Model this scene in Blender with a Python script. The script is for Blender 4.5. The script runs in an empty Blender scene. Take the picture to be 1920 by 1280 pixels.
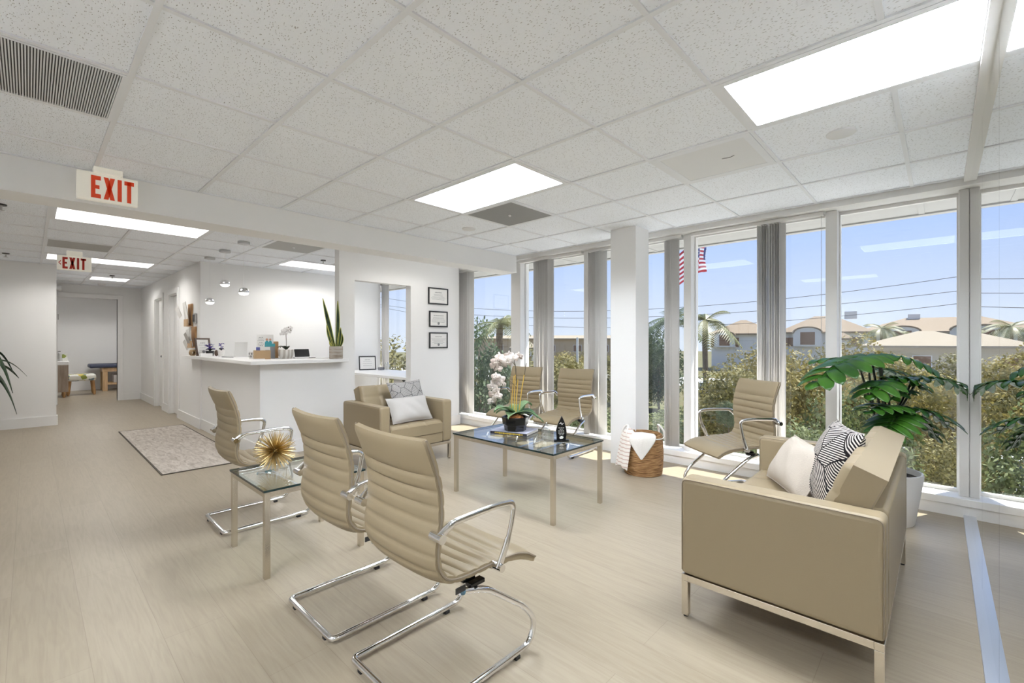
import bpy, math, random
from mathutils import Vector, Matrix
random.seed(7)
S = bpy.context.scene
COL = S.collection
PI = math.pi

# ------------------------------------------------------------------ materials
def mat(name, col=(.8, .8, .8), rough=.5, metal=0., spec=.5, emit=None, estr=0., bump=None, coat=0.):
    m = bpy.data.materials.new(name); m.use_nodes = True
    b = m.node_tree.nodes['Principled BSDF']
    b.inputs['Base Color'].default_value = (*col, 1)
    b.inputs['Roughness'].default_value = rough
    b.inputs['Metallic'].default_value = metal
    b.inputs['Specular IOR Level'].default_value = spec
    b.inputs['Coat Weight'].default_value = coat
    if emit:
        b.inputs['Emission Color'].default_value = (*emit, 1)
        b.inputs['Emission Strength'].default_value = estr
    if bump:
        nt = m.node_tree
        tc = nt.nodes.new('ShaderNodeTexCoord')
        n = nt.nodes.new('ShaderNodeTexNoise'); n.inputs['Scale'].default_value = bump[0]
        n.inputs['Detail'].default_value = 4
        bp = nt.nodes.new('ShaderNodeBump'); bp.inputs['Strength'].default_value = bump[1]
        bp.inputs['Distance'].default_value = .01
        nt.links.new(tc.outputs['Object'], n.inputs['Vector'])
        nt.links.new(n.outputs['Fac'], bp.inputs['Height'])
        nt.links.new(bp.outputs['Normal'], b.inputs['Normal'])
    return m

def noise_mat(name, stops, scale=(1, 1, 1), nscale=5., detail=5., rough=.6, bump=0., metal=0., distort=0.):
    m = mat(name, stops[0][1], rough, metal); nt = m.node_tree; N = nt.nodes; L = nt.links
    b = N['Principled BSDF']
    tc = N.new('ShaderNodeTexCoord'); mp = N.new('ShaderNodeMapping'); mp.inputs['Scale'].default_value = scale
    n = N.new('ShaderNodeTexNoise'); n.inputs['Scale'].default_value = nscale; n.inputs['Detail'].default_value = detail
    n.inputs['Distortion'].default_value = distort
    r = N.new('ShaderNodeValToRGB')
    els = r.color_ramp.elements
    while len(els) < len(stops): els.new(.5)
    for e, (p, c) in zip(els, stops): e.position = p; e.color = (*c, 1)
    L.new(tc.outputs['Object'], mp.inputs['Vector']); L.new(mp.outputs['Vector'], n.inputs['Vector'])
    L.new(n.outputs['Fac'], r.inputs['Fac']); L.new(r.outputs['Color'], b.inputs['Base Color'])
    if bump:
        bp = N.new('ShaderNodeBump'); bp.inputs['Strength'].default_value = bump; bp.inputs['Distance'].default_value = .02
        L.new(n.outputs['Fac'], bp.inputs['Height']); L.new(bp.outputs['Normal'], b.inputs['Normal'])
    return m

def glass_mat(name, tint, refl=1.0, rough=0.):
    m = bpy.data.materials.new(name); m.use_nodes = True; nt = m.node_tree; N = nt.nodes; L = nt.links
    for n in list(N): N.remove(n)
    o = N.new('ShaderNodeOutputMaterial'); mx = N.new('ShaderNodeMixShader')
    t = N.new('ShaderNodeBsdfTransparent'); t.inputs['Color'].default_value = (*tint, 1)
    g = N.new('ShaderNodeBsdfGlossy'); g.inputs['Roughness'].default_value = rough
    f = N.new('ShaderNodeLayerWeight'); f.inputs['Blend'].default_value = .5
    pw = N.new('ShaderNodeMath'); pw.operation = 'POWER'; pw.inputs[1].default_value = 5; L.new(f.outputs['Facing'], pw.inputs[0])
    k = N.new('ShaderNodeMath'); k.operation = 'MULTIPLY_ADD'; k.inputs[1].default_value = .95; k.inputs[2].default_value = .04*refl; k.use_clamp = True
    L.new(pw.outputs[0], k.inputs[0]); L.new(k.outputs[0], mx.inputs['Fac'])
    L.new(t.outputs['BSDF'], mx.inputs[1]); L.new(g.outputs['BSDF'], mx.inputs[2])
    L.new(mx.outputs['Shader'], o.inputs['Surface'])
    return m

def leaf_mat(name, c1, c2, nscale=3., rough=.5, trans=.25):
    m = noise_mat(name, [(.35, c1), (.65, c2)], nscale=nscale, rough=rough)
    nt = m.node_tree; N = nt.nodes; L = nt.links
    b = N['Principled BSDF']; o = [n for n in N if n.type == 'OUTPUT_MATERIAL'][0]
    r = [n for n in N if n.type == 'VALTORGB'][0]
    t = N.new('ShaderNodeBsdfTranslucent'); mx = N.new('ShaderNodeMixShader'); mx.inputs['Fac'].default_value = trans
    L.new(r.outputs['Color'], t.inputs['Color'])
    L.new(b.outputs['BSDF'], mx.inputs[1]); L.new(t.outputs['BSDF'], mx.inputs[2]); L.new(mx.outputs['Shader'], o.inputs['Surface'])
    return m

def ceiling_tile_mat():
    m = mat('ceiling_tile_fissured', (.92, .92, .92), .9, spec=.1); nt = m.node_tree; N = nt.nodes; L = nt.links
    b = N['Principled BSDF']
    tc = N.new('ShaderNodeTexCoord')
    nz = N.new('ShaderNodeTexNoise'); nz.inputs['Scale'].default_value = 9; nz.inputs['Detail'].default_value = 2
    mx = N.new('ShaderNodeMix'); mx.data_type = 'VECTOR'; mx.inputs['Factor'].default_value = .06
    L.new(tc.outputs['Object'], nz.inputs['Vector'])
    L.new(tc.outputs['Object'], mx.inputs[4]); L.new(nz.outputs['Color'], mx.inputs[5])
    mp = N.new('ShaderNodeMapping'); mp.inputs['Scale'].default_value = (165, 58, 1); mp.inputs['Rotation'].default_value = (0, 0, .5)
    L.new(mx.outputs[1], mp.inputs['Vector'])
    v = N.new('ShaderNodeTexVoronoi'); v.feature = 'F1'; v.inputs['Scale'].default_value = 1
    L.new(mp.outputs['Vector'], v.inputs['Vector'])
    r = N.new('ShaderNodeValToRGB'); e = r.color_ramp.elements
    e[0].position = .13; e[0].color = (.38, .375, .37, 1); e[1].position = .25; e[1].color = (.90, .93, .98, 1)
    L.new(v.outputs['Distance'], r.inputs['Fac']); L.new(r.outputs['Color'], b.inputs['Base Color'])
    bp = N.new('ShaderNodeBump'); bp.inputs['Strength'].default_value = .3; bp.inputs['Distance'].default_value = .004
    L.new(v.outputs['Distance'], bp.inputs['Height']); L.new(bp.outputs['Normal'], b.inputs['Normal'])
    return m

def floor_mat():
    m = mat('floor_pale_oak_plank', (.5, .43, .35), 0.36, spec=.4); nt = m.node_tree; N = nt.nodes; L = nt.links
    b = N['Principled BSDF']
    tc = N.new('ShaderNodeTexCoord')
    mp = N.new('ShaderNodeMapping'); mp.inputs['Rotation'].default_value = (0, 0, PI/2); mp.inputs['Location'].default_value = (.35, .06, 0)
    L.new(tc.outputs['Object'], mp.inputs['Vector'])
    br = N.new('ShaderNodeTexBrick'); br.inputs['Scale'].default_value = 1
    br.inputs['Brick Width'].default_value = 1.52; br.inputs['Row Height'].default_value = .23
    br.inputs['Mortar Size'].default_value = .0012; br.inputs['Mortar Smooth'].default_value = .3
    br.offset = .37; br.inputs['Bias'].default_value = 0
    br.inputs['Color1'].default_value = (.365, .309, .228, 1); br.inputs['Color2'].default_value = (.390, .333, .250, 1)
    br.inputs['Mortar'].default_value = (.30, .25, .185, 1)
    L.new(mp.outputs['Vector'], br.inputs['Vector'])
    # wood grain: long streaks plus cathedral figure, running with the plank
    g = N.new('ShaderNodeMapping'); g.inputs['Scale'].default_value = (22, 1.3, 1)
    L.new(tc.outputs['Object'], g.inputs['Vector'])
    n1 = N.new('ShaderNodeTexNoise'); n1.inputs['Scale'].default_value = 2.2; n1.inputs['Detail'].default_value = 7; n1.inputs['Distortion'].default_value = 1.3
    L.new(g.outputs['Vector'], n1.inputs['Vector'])
    g2 = N.new('ShaderNodeMapping'); g2.inputs['Scale'].default_value = (6, .9, 1)
    L.new(tc.outputs['Object'], g2.inputs['Vector'])
    w = N.new('ShaderNodeTexNoise'); w.inputs['Scale'].default_value = 1.1; w.inputs['Detail'].default_value = 2; w.inputs['Distortion'].default_value = .6
    L.new(g2.outputs['Vector'], w.inputs['Vector'])
    sn = N.new('ShaderNodeMath'); sn.operation = 'MULTIPLY'; sn.inputs[1].default_value = 60
    si = N.new('ShaderNodeMath'); si.operation = 'SINE'
    L.new(w.outputs['Fac'], sn.inputs[0]); L.new(sn.outputs[0], si.inputs[0])
    ad = N.new('ShaderNodeMath'); ad.operation = 'MULTIPLY_ADD'; ad.inputs[1].default_value = .05; L.new(si.outputs[0], ad.inputs[0]); L.new(n1.outputs['Fac'], ad.inputs[2])
    r = N.new('ShaderNodeValToRGB'); e = r.color_ramp.elements
    e[0].position = .26; e[0].color = (.90, .885, .87, 1); e[1].position = .62; e[1].color = (1.02, 1.02, 1.02, 1)
    L.new(ad.outputs[0], r.inputs['Fac'])
    mx = N.new('ShaderNodeMix'); mx.data_type = 'RGBA'; mx.blend_type = 'MULTIPLY'; mx.inputs['Factor'].default_value = 1
    L.new(br.outputs['Color'], mx.inputs[6]); L.new(r.outputs['Color'], mx.inputs[7])
    L.new(mx.outputs[2], b.inputs['Base Color'])
    bp = N.new('ShaderNodeBump'); bp.inputs['Strength'].default_value = .08; bp.inputs['Distance'].default_value = .002
    L.new(ad.outputs[0], bp.inputs['Height']); L.new(bp.outputs['Normal'], b.inputs['Normal'])
    return m

def stripe_cells_mat(name, dark, light, cell=7., k=300., duty=0.0):
    """patches of parallel lines, each patch turned its own way (a woven geometric print)"""
    m = mat(name, light, .85, spec=.2); nt = m.node_tree; N = nt.nodes; L = nt.links
    b = N['Principled BSDF']
    tc = N.new('ShaderNodeTexCoord')
    v = N.new('ShaderNodeTexVoronoi'); v.feature = 'F1'; v.inputs['Scale'].default_value = cell; v.voronoi_dimensions = '2D'
    L.new(tc.outputs['Object'], v.inputs['Vector'])
    ve = N.new('ShaderNodeTexVoronoi'); ve.feature = 'DISTANCE_TO_EDGE'; ve.inputs['Scale'].default_value = cell; ve.voronoi_dimensions = '2D'
    L.new(tc.outputs['Object'], ve.inputs['Vector'])
    sc = N.new('ShaderNodeSeparateColor'); L.new(v.outputs['Color'], sc.inputs['Color'])
    a = N.new('ShaderNodeMath'); a.operation = 'MULTIPLY'; a.inputs[1].default_value = 9.0; L.new(sc.outputs[0], a.inputs[0])
    vr = N.new('ShaderNodeVectorRotate'); vr.rotation_type = 'Z_AXIS'
    L.new(tc.outputs['Object'], vr.inputs['Vector']); L.new(a.outputs[0], vr.inputs['Angle'])
    sx = N.new('ShaderNodeSeparateXYZ'); L.new(vr.outputs['Vector'], sx.inputs['Vector'])
    mu = N.new('ShaderNodeMath'); mu.operation = 'MULTIPLY'; mu.inputs[1].default_value = k; L.new(sx.outputs['X'], mu.inputs[0])
    si = N.new('ShaderNodeMath'); si.operation = 'SINE'; L.new(mu.outputs[0], si.inputs[0])
    gt = N.new('ShaderNodeMath'); gt.operation = 'GREATER_THAN'; gt.inputs[1].default_value = duty; L.new(si.outputs[0], gt.inputs[0])
    ed = N.new('ShaderNodeMath'); ed.operation = 'LESS_THAN'; ed.inputs[1].default_value = .025; L.new(ve.outputs['Distance'], ed.inputs[0])
    mxm = N.new('ShaderNodeMath'); mxm.operation = 'MAXIMUM'; L.new(gt.outputs[0], mxm.inputs[0]); L.new(ed.outputs[0], mxm.inputs[1])
    mx = N.new('ShaderNodeMix'); mx.data_type = 'RGBA'; mx.inputs[6].default_value = (*light, 1); mx.inputs[7].default_value = (*dark, 1)
    L.new(mxm.outputs[0], mx.inputs['Factor']); L.new(mx.outputs[2], b.inputs['Base Color'])
    return m

def wave_mat(name, c1, c2, axis, scale, rough=.8, lo=.4, hi=.6, distortion=0.):
    m = mat(name, c1, rough); nt = m.node_tree; N = nt.nodes; L = nt.links; b = N['Principled BSDF']
    tc = N.new('ShaderNodeTexCoord'); w = N.new('ShaderNodeTexWave'); w.bands_direction = axis
    w.inputs['Scale'].default_value = scale; w.inputs['Distortion'].default_value = distortion
    r = N.new('ShaderNodeValToRGB'); e = r.color_ramp.elements
    e[0].position = lo; e[0].color = (*c1, 1); e[1].position = hi; e[1].color = (*c2, 1)
    L.new(tc.outputs['Object'], w.inputs['Vector']); L.new(w.outputs['Fac'], r.inputs['Fac']); L.new(r.outputs['Color'], b.inputs['Base Color'])
    return m

def lens_mat(name, lo, hi, col=(.915, .965, 1.03)):
    """prismatic troffer lens: most light goes down, little goes out near the horizontal"""
    m = bpy.data.materials.new(name); m.use_nodes = True; nt = m.node_tree; N = nt.nodes; L = nt.links
    b = N['Principled BSDF']; b.inputs['Base Color'].default_value = (.85, .85, .85, 1); b.inputs['Emission Color'].default_value = (*col, 1)
    g = N.new('ShaderNodeNewGeometry'); d = N.new('ShaderNodeVectorMath'); d.operation = 'DOT_PRODUCT'; L.new(g.outputs['Incoming'], d.inputs[0]); L.new(g.outputs['Normal'], d.inputs[1])
    r = N.new('ShaderNodeMapRange'); r.interpolation_type = 'SMOOTHSTEP'; L.new(d.outputs['Value'], r.inputs['Value'])
    for k, v in (('From Min', .21), ('From Max', .42), ('To Min', lo), ('To Max', hi)): r.inputs[k].default_value = v
    L.new(r.outputs['Result'], b.inputs['Emission Strength']); return m

LAMP, LAMPH = 21., 8.
W = dict(
    wall=mat('painted_wall_white', (.86, .855, .85), .65, spec=.25),
    trimw=mat('painted_trim_white', (.86, .855, .85), .4),
    alu=mat('mullion_white_enamel', (.76, .75, .735), .4),
    soffit=mat('exterior_soffit', (.42, .41, .395), .8),
    tile=ceiling_tile_mat(), tee=mat('ceiling_tee', (.80, .815, .845), .5),
    floor=floor_mat(),
    lamp=lens_mat('prismatic_lens', 1.3, LAMP), lamph=lens_mat('prismatic_lens_hall', 1.5, LAMPH, (1, .975, .93)), lampx=lens_mat('prismatic_lens_exam', 3., 11., (1, .98, .95)), globe=mat('pendant_glow', (.9, .9, .9), .5, emit=(1, .98, .95), estr=2.),
    ventdark=mat('return_panel_grey', (.30, .30, .295), .6, bump=(400, .3)),
    ventmid=mat('return_panel_mid_grey', (.44, .44, .43), .6, bump=(400, .3)),
    panel=mat('access_panel_grey', (.76, .765, .77), .6),
    grille=mat('grille_metal', (.70, .71, .72), .5), void=mat('duct_void', (.16, .16, .16), .9),
    leather=mat('leather_taupe', (.318, .254, .160), .42, spec=.4, bump=(220, .06)),
    piping=mat('leather_piping', (.27, .22, .16), .5),
    chrome=mat('chrome', (.82, .82, .83), .07, 1.),
    nickel=mat('brushed_steel_warm', (.68, .63, .55), .22, 1.),
    rubber=mat('black_rubber', (.015, .015, .016), .6),
    black=mat('black_plastic', (.02, .02, .022), .35), blackg=mat('black_gloss', (.008, .008, .009), .12),
    glass=glass_mat('window_glass', (.965, .985, .98), 1.25), tglass=glass_mat('table_glass', (.93, .965, .95), 1.3),
    gedge=mat('glass_edge_dark_green', (.012, .03, .03), .15),
    mirror=mat('mirror_silver', (.86, .87, .87), .0, 1.),
    seam=mat('mirror_seam', (.25, .25, .25), .4, .6),
    track=mat('anodised_track', (.72, .74, .78), .3, .7),
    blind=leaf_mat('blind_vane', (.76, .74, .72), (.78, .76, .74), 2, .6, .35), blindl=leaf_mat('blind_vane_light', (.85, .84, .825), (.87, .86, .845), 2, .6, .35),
    paper=mat('paper_white', (.82, .81, .79), .8), ink=mat('ink_grey', (.25, .25, .26), .9),
    exitp=mat('exit_panel_cream', (.80, .77, .68), .5, emit=(1, .95, .82), estr=.12),
    exitr=mat('exit_letters_red', (.72, .06, .015), .5, emit=(1, .10, .02), estr=.06),
    exitr2=mat('exit_letters_dark_red', (.55, .03, .015), .5),
    gold=mat('gold_metal', (.62, .47, .22), .32, 1.),
    basket=noise_mat('woven_seagrass', [(.25, (.11, .05, .02)), (.5, (.34, .18, .07)), (.75, (.56, .35, .16))], (1, 1, 9), 14, 6, .8, .5),
    cotton=mat('cotton_white', (.80, .77, .73), .9, bump=(90, .3)),
    throw=wave_mat('striped_throw', (.80, .75, .70), (.60, .45, .39), 'Z', 9., .9, .78, .86),
    linen=mat('linen_oatmeal', (.52, .465, .40), .9, spec=.15, bump=(300, .35)),
    linen2=mat('linen_grey', (.52, .50, .475), .9, spec=.15, bump=(300, .35)),
    print1=stripe_cells_mat('print_black_on_cream', (.012, .010, .012), (.66, .61, .57), 7.0, 560., -.12),
    print2=stripe_cells_mat('print_grey_geometric', (.06, .06, .065), (.50, .48, .46), 11., 700., .35),
    rug=noise_mat('rug_faded', [(.3, (.36, .31, .27)), (.5, (.50, .45, .40)), (.72, (.62, .57, .52))], (9, 2, 1), 3, 8, .95, .2, distort=1.),
    rugedge=mat('rug_binding', (.10, .085, .07), .9),
    pleaf=leaf_mat('philodendron_leaf', (.018, .085, .010), (.060, .190, .018), 4, .3, .3),
    stem=mat('dark_stem', (.020, .030, .014), .45),
    oleaf=leaf_mat('orchid_leaf', (.10, .22, .09), (.26, .38, .20), 9, .4, .1),
    petal=leaf_mat('orchid_petal', (.80, .70, .64), (.86, .82, .78), 12, .6, .35), petalw=mat('petal_white', (.84, .82, .82), .6),
    cane=mat('bamboo_cane', (.62, .40, .07), .5), darkstem=mat('orchid_stem', (.09, .07, .04), .6),
    moss=noise_mat('moss_fibre', [(.35, (.10, .03, .01)), (.65, (.42, .17, .04))], nscale=60, rough=.95, bump=.6),
    soil=noise_mat('soil', [(.35, (.02, .016, .012)), (.65, (.09, .07, .05))], nscale=40, rough=1, bump=.5),
    pot=mat('ceramic_white', (.78, .76, .74), .5), potrib=wave_mat('ceramic_ribbed', (.50, .46, .41), (.74, .72, .68), 'X', 7., .5, .3, .7),
    potgrey=noise_mat('planter_grey_brown', [(.3, (.24, .19, .14)), (.55, (.42, .38, .33)), (.8, (.58, .55, .51))], (1, 1, 6), 6, 4, .7, .1),
    snake=leaf_mat('snake_plant', (.010, .030, .012), (.055, .105, .035), 14, .4, .05), snakeedge=mat('snake_plant_edge', (.50, .50, .12), .5),
    dleaf=leaf_mat('dracaena_leaf', (.015, .040, .018), (.05, .10, .045), 6, .35, .15),
    wicker=noise_mat('wicker', [(.35, (.30, .19, .09)), (.65, (.60, .44, .26))], (1, 1, 8), 12, 4, .8, .4),
    oak=noise_mat('oak_wood', [(.35, (.38, .20, .08)), (.65, (.55, .33, .15))], (1, 8, 1), 5, 5, .5),
    pine=noise_mat('pine_wood', [(.35, (.52, .34, .18)), (.65, (.66, .46, .27))], (8, 8, 1), 3, 5, .5),
    greywood=noise_mat('grey_oak_laminate', [(.35, (.30, .23, .18)), (.65, (.42, .34, .27))], (10, 10, 1), 3, 6, .55),
    walnut=mat('dark_frame_wood', (.11, .07, .05), .45),
    card=mat('cardboard_tan', (.46, .31, .17), .7), navy=mat('vinyl_navy', (.045, .055, .10), .5),
    floral=None, teal=mat('brochure_teal', (.05, .36, .42), .5), blueink=mat('brochure_blue', (.12, .14, .42), .5), skin=mat('brochure_flesh', (.60, .33, .22), .6),
    purple=mat('flower_purple', (.06, .02, .30), .6), steel=mat('steel_grey', (.50, .50, .50), .35, .9),
    hinge=mat('hinge_nickel', (.36, .35, .33), .4, .8), book=mat('book_cover_dark', (.02, .018, .03), .4), bookin=mat('book_pages', (.78, .75, .70), .8),
    bookcover=mat('book_cover_lavender', (.50, .50, .62), .35), goldink=mat('gold_lettering', (.62, .46, .06), .4),
    clear=glass_mat('crystal', (.93, .95, .96), 3.2, .02), whiteplastic=mat('white_plastic', (.80, .80, .80), .4),
    tealcap=mat('tube_cap_blue', (.10, .22, .30), .4),
    # outdoors
    ground=noise_mat('mulch_and_grass', [(.3, (.085, .075, .03)), (.5, (.12, .105, .045)), (.7, (.08, .105, .04))], nscale=.25, detail=8, rough=1),
    concrete=noise_mat('bounce_pale_concrete', [(.35, (.66, .65, .63)), (.65, (.76, .75, .73))], nscale=1.2, rough=.9),
    asphalt=noise_mat('asphalt', [(.35, (.17, .17, .17)), (.65, (.25, .245, .24))], nscale=3, rough=.9),
    road=mat('road_pale', (.52, .52, .50), .9), bark=noise_mat('bark', [(.35, (.10, .07, .045)), (.65, (.22, .17, .12))], (6, 6, 1), 4, 4, .9),
    lfgreen=leaf_mat('foliage_green', (0.079, 0.108, 0.032), (0.216, 0.245, 0.094), .9, .75, .25),
    lfdark=leaf_mat('foliage_dark', (0.050, 0.083, 0.040), (0.137, 0.180, 0.086), .9, .75, .2),
    lfgold=leaf_mat('foliage_reflection_gold', (.18, .15, .040), (.36, .295, .095), .9, .75, .25),  # gold tone stands in for warm room reflections on the panes
    lfolive=leaf_mat('foliage_olive', (.13, .12, .034), (.29, .25, .085), .9, .75, .25),
    palm=leaf_mat('palm_frond', (0.079, 0.101, 0.029), (0.216, 0.202, 0.065), .7, .5, .15),
    stucco=mat('stucco_cream', (0.440, 0.384, 0.296), .9), stuccow=mat('stucco_white', (0.592, 0.576, 0.544), .9), stuccot=mat('stucco_tan', (0.440, 0.336, 0.224), .9),
    rooftile=wave_mat('roof_tile_terracotta', (0.216, 0.160, 0.108), (0.272, 0.208, 0.144), 'Z', 2.2, .9),
    roofbeige=mat('roof_beige', (0.288, 0.240, 0.176), .9), shutter=mat('shutter_brown', (.22, .13, .08), .7),
    pane=mat('dark_pane', (.10, .11, .12), .1), pole=mat('pole_pale', (.55, .55, .52), .6), poledark=mat('pole_dark', (.05, .045, .04), .6),
    wire=mat('cable_dark', (.06, .06, .065), .7), carw=mat('car_paint_white', (.72, .73, .75), .2, coat=.5), cars=mat('car_paint_silver', (.38, .41, .45), .25, .3, coat=.5),
    carglass=mat('car_glass', (.05, .07, .09), .05), tyre=mat('tyre', (.02, .02, .02), .8),
    fred=mat('flag_red', (.42, .02, .035), .7), fwhite=mat('flag_white', (.80, .79, .78), .7), fblue=mat('flag_blue', (.03, .045, .17), .7),
    sign=mat('street_sign_white', (.75, .75, .73), .6),
)
def floral_mat():
    m = mat('floral_fabric', (.75, .75, .68), .9); nt = m.node_tree; N = nt.nodes; L = nt.links; b = N['Principled BSDF']
    tc = N.new('ShaderNodeTexCoord'); v = N.new('ShaderNodeTexVoronoi'); v.inputs['Scale'].default_value = 14
    L.new(tc.outputs['Object'], v.inputs['Vector'])
    sc = N.new('ShaderNodeSeparateColor'); L.new(v.outputs['Color'], sc.inputs['Color'])
    r = N.new('ShaderNodeValToRGB'); r.color_ramp.interpolation = 'CONSTANT'; e = r.color_ramp.elements
    for p, c in ((.0, (.76, .76, .70)), (.55, (.30, .34, .08)), (.68, (.78, .77, .72)), (.80, (.20, .26, .30)), (.90, (.62, .50, .12))):
        if p == 0: e[0].position = 0; e[0].color = (*c, 1)
        else: x = e.new(p); x.color = (*c, 1)
    e[-1].color = (.74, .73, .68, 1)
    L.new(sc.outputs[0], r.inputs['Fac']); L.new(r.outputs['Color'], b.inputs['Base Color'])
    return m
W['floral'] = floral_mat()

# ------------------------------------------------------------------ mesh builder
class MB:
    def __init__(s): s.v = []; s.f = []; s.m = []
    def add(s, vs, fs, mi=0, M=None):
        o = len(s.v)
        for p in vs:
            p = Vector(p)
            s.v.append(M @ p if M else p)
        for f in fs: s.f.append([i + o for i in f]); s.m.append(mi)
        return s
    def box(s, x0, x1, y0, y1, z0, z1, mi=0, M=None):
        vs = [(x0, y0, z0), (x1, y0, z0), (x1, y1, z0), (x0, y1, z0), (x0, y0, z1), (x1, y0, z1), (x1, y1, z1), (x0, y1, z1)]
        return s.add(vs, [(3, 2, 1, 0), (4, 5, 6, 7), (0, 1, 5, 4), (1, 2, 6, 5), (2, 3, 7, 6), (3, 0, 4, 7)], mi, M)
    def tube(s, pts, r, n=10, closed=False, mi=0, M=None, flat=1., up=(0, 0, 1)):
        pts = [Vector(p) for p in pts]; L = len(pts); rs = r if isinstance(r, (list, tuple)) else [r]*L
        tang = []
        for i in range(L):
            a = pts[i-1] if (i > 0 or closed) else pts[i]; b = pts[(i+1) % L] if (i < L-1 or closed) else pts[i]
            t = (b - a); tang.append(t.normalized() if t.length > 1e-9 else Vector((0, 0, 1)))
        u = Vector(up); u = (u - tang[0]*u.dot(tang[0]))
        if u.length < 1e-4: u = Vector((1, 0, 0)); u = u - tang[0]*u.dot(tang[0])
        u.normalize(); vs = []
        for i in range(L):
            u = (u - tang[i]*u.dot(tang[i]))
            u.normalize(); w = tang[i].cross(u)
            for k in range(n):
                a = 2*PI*k/n; vs.append(pts[i] + u*(math.cos(a)*rs[i]*flat) + w*(math.sin(a)*rs[i]))
        fs = []
        R = L if closed else L-1
        for i in range(R):
            j = (i+1) % L
            for k in range(n):
                k2 = (k+1) % n; fs.append((i*n+k, i*n+k2, j*n+k2, j*n+k))
        if not closed:
            fs.append(tuple(range(n-1, -1, -1))); fs.append(tuple((L-1)*n+k for k in range(n)))
        return s.add(vs, fs, mi, M)
    def lathe(s, prof, c=(0, 0, 0), n=24, mi=0, M=None, caps=True, wob=None):
        vs = []; fs = []; L = len(prof)
        for i, (r, z) in enumerate(prof):
            for k in range(n):
                a = 2*PI*k/n; rr = r*(wob(a, z) if wob else 1); vs.append((c[0]+rr*math.cos(a), c[1]+rr*math.sin(a), c[2]+z))
        for i in range(L-1):
            for k in range(n):
                k2 = (k+1) % n; fs.append((i*n+k, i*n+k2, (i+1)*n+k2, (i+1)*n+k))
        if caps:
            if prof[0][0] > 1e-6: fs.append(tuple(range(n-1, -1, -1)))
            if prof[-1][0] > 1e-6: fs.append(tuple((L-1)*n+k for k in range(n)))
        return s.add(vs, fs, mi, M)
    def ball(s, c, r, n=12, mi=0, sc=(1, 1, 1), M=None):
        pr = [(r*math.sin(PI*i/(n//2+2)) + 1e-5, -r*math.cos(PI*i/(n//2+2))) for i in range(n//2+3)]
        vs = []; fs = []; L = len(pr)
        for (q, z) in pr:
            for k in range(n):
                a = 2*PI*k/n; vs.append((c[0]+q*math.cos(a)*sc[0], c[1]+q*math.sin(a)*sc[1], c[2]+z*sc[2]))
        for i in range(L-1):
            for k in range(n):
                k2 = (k+1) % n; fs.append((i*n+k, i*n+k2, (i+1)*n+k2, (i+1)*n+k))
        return s.add(vs, fs, mi, M)
    def grid(s, rows, mi=0, M=None, wrap=False):
        n = len(rows[0]); vs = [p for r in rows for p in r]; fs = []
        for i in range(len(rows)-1):
            for k in range(n if wrap else n-1):
                k2 = (k+1) % n; fs.append((i*n+k, i*n+k2, (i+1)*n+k2, (i+1)*n+k))
        return s.add(vs, fs, mi, M)
    def prism(s, pts, h0, h1, mi=0, M=None):
        n = len(pts); vs = [(x, y, h0) for x, y in pts] + [(x, y, h1) for x, y in pts]
        fs = [tuple(range(n-1, -1, -1)), tuple(range(n, 2*n))] + [(k, (k+1) % n, n+(k+1) % n, n+k) for k in range(n)]
        return s.add(vs, fs, mi, M)
    def build(s, name, mats, parent=None, loc=None, rot=None, bevel=0., seg=2, solid=0., sub=0, smooth=True, ang=40):
        me = bpy.data.meshes.new(name); me.from_pydata([tuple(p) for p in s.v], [], s.f)
        ms = mats if isinstance(mats, (list, tuple)) else [mats]
        for m in ms: me.materials.append(m)
        if len(ms) > 1: me.polygons.foreach_set('material_index', s.m)
        if smooth:
            me.polygons.foreach_set('use_smooth', [True]*len(me.polygons)); me.set_sharp_from_angle(angle=math.radians(ang))
        me.update()
        o = bpy.data.objects.new(name, me); COL.objects.link(o)
        if parent: o.parent = parent
        if loc: o.location = loc
        if rot: o.rotation_euler = rot
        if solid: d = o.modifiers.new('thickness', 'SOLIDIFY'); d.thickness = solid; d.offset = 0
        if bevel: d = o.modifiers.new('bevel', 'BEVEL'); d.width = bevel; d.segments = seg; d.limit_method = 'ANGLE'; d.harden_normals = False
        if sub: d = o.modifiers.new('sub', 'SUBSURF'); d.levels = sub; d.render_levels = sub
        return o

def tag(o, label=None, cat=None, group=None, kind=None):
    if label: o['label'] = label
    if cat: o['category'] = cat
    if group: o['group'] = group
    if kind: o['kind'] = kind
    return o
def thing(name, label, cat, loc=(0, 0, 0), rz=0., group=None):
    o = bpy.data.objects.new(name, None); COL.objects.link(o); o.location = loc; o.rotation_euler = (0, 0, rz); o.empty_display_size = .1
    return tag(o, label, cat, group)
def struct(name, label=None): 
    o = bpy.data.objects.new(name, None); COL.objects.link(o); o['kind'] = 'structure'; o.empty_display_size = .1
    if label: o['label'] = label
    return o
def copy_tree(src, parent=None, label=None, group=None, loc=None, rz=None):
    c = src.copy(); COL.objects.link(c)
    if parent: c.parent = parent
    for ch in list(src.children): copy_tree(ch, c)
    if label: c['label'] = label
    if group: c['group'] = group
    if loc: c.location = loc
    if rz is not None: c.rotation_euler = (0, 0, rz)
    return c
def fillet(pts, r, n=6):
    """round every inner corner of a polyline"""
    pts = [Vector(p) for p in pts]; rr = r if isinstance(r, (list, tuple)) else [r]*len(pts); out = [pts[0]]
    for i in range(1, len(pts)-1):
        a, b, c = pts[i-1], pts[i], pts[i+1]; u = (a-b); v = (c-b); k = min(rr[i], u.length*.49, v.length*.49)
        u.normalize(); v.normalize(); p, q = b+u*k, b+v*k
        for t in range(n+1):
            s = t/n; out.append(p*(1-s)**2 + b*2*s*(1-s) + q*s*s)
    out.append(pts[-1]); return out
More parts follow.
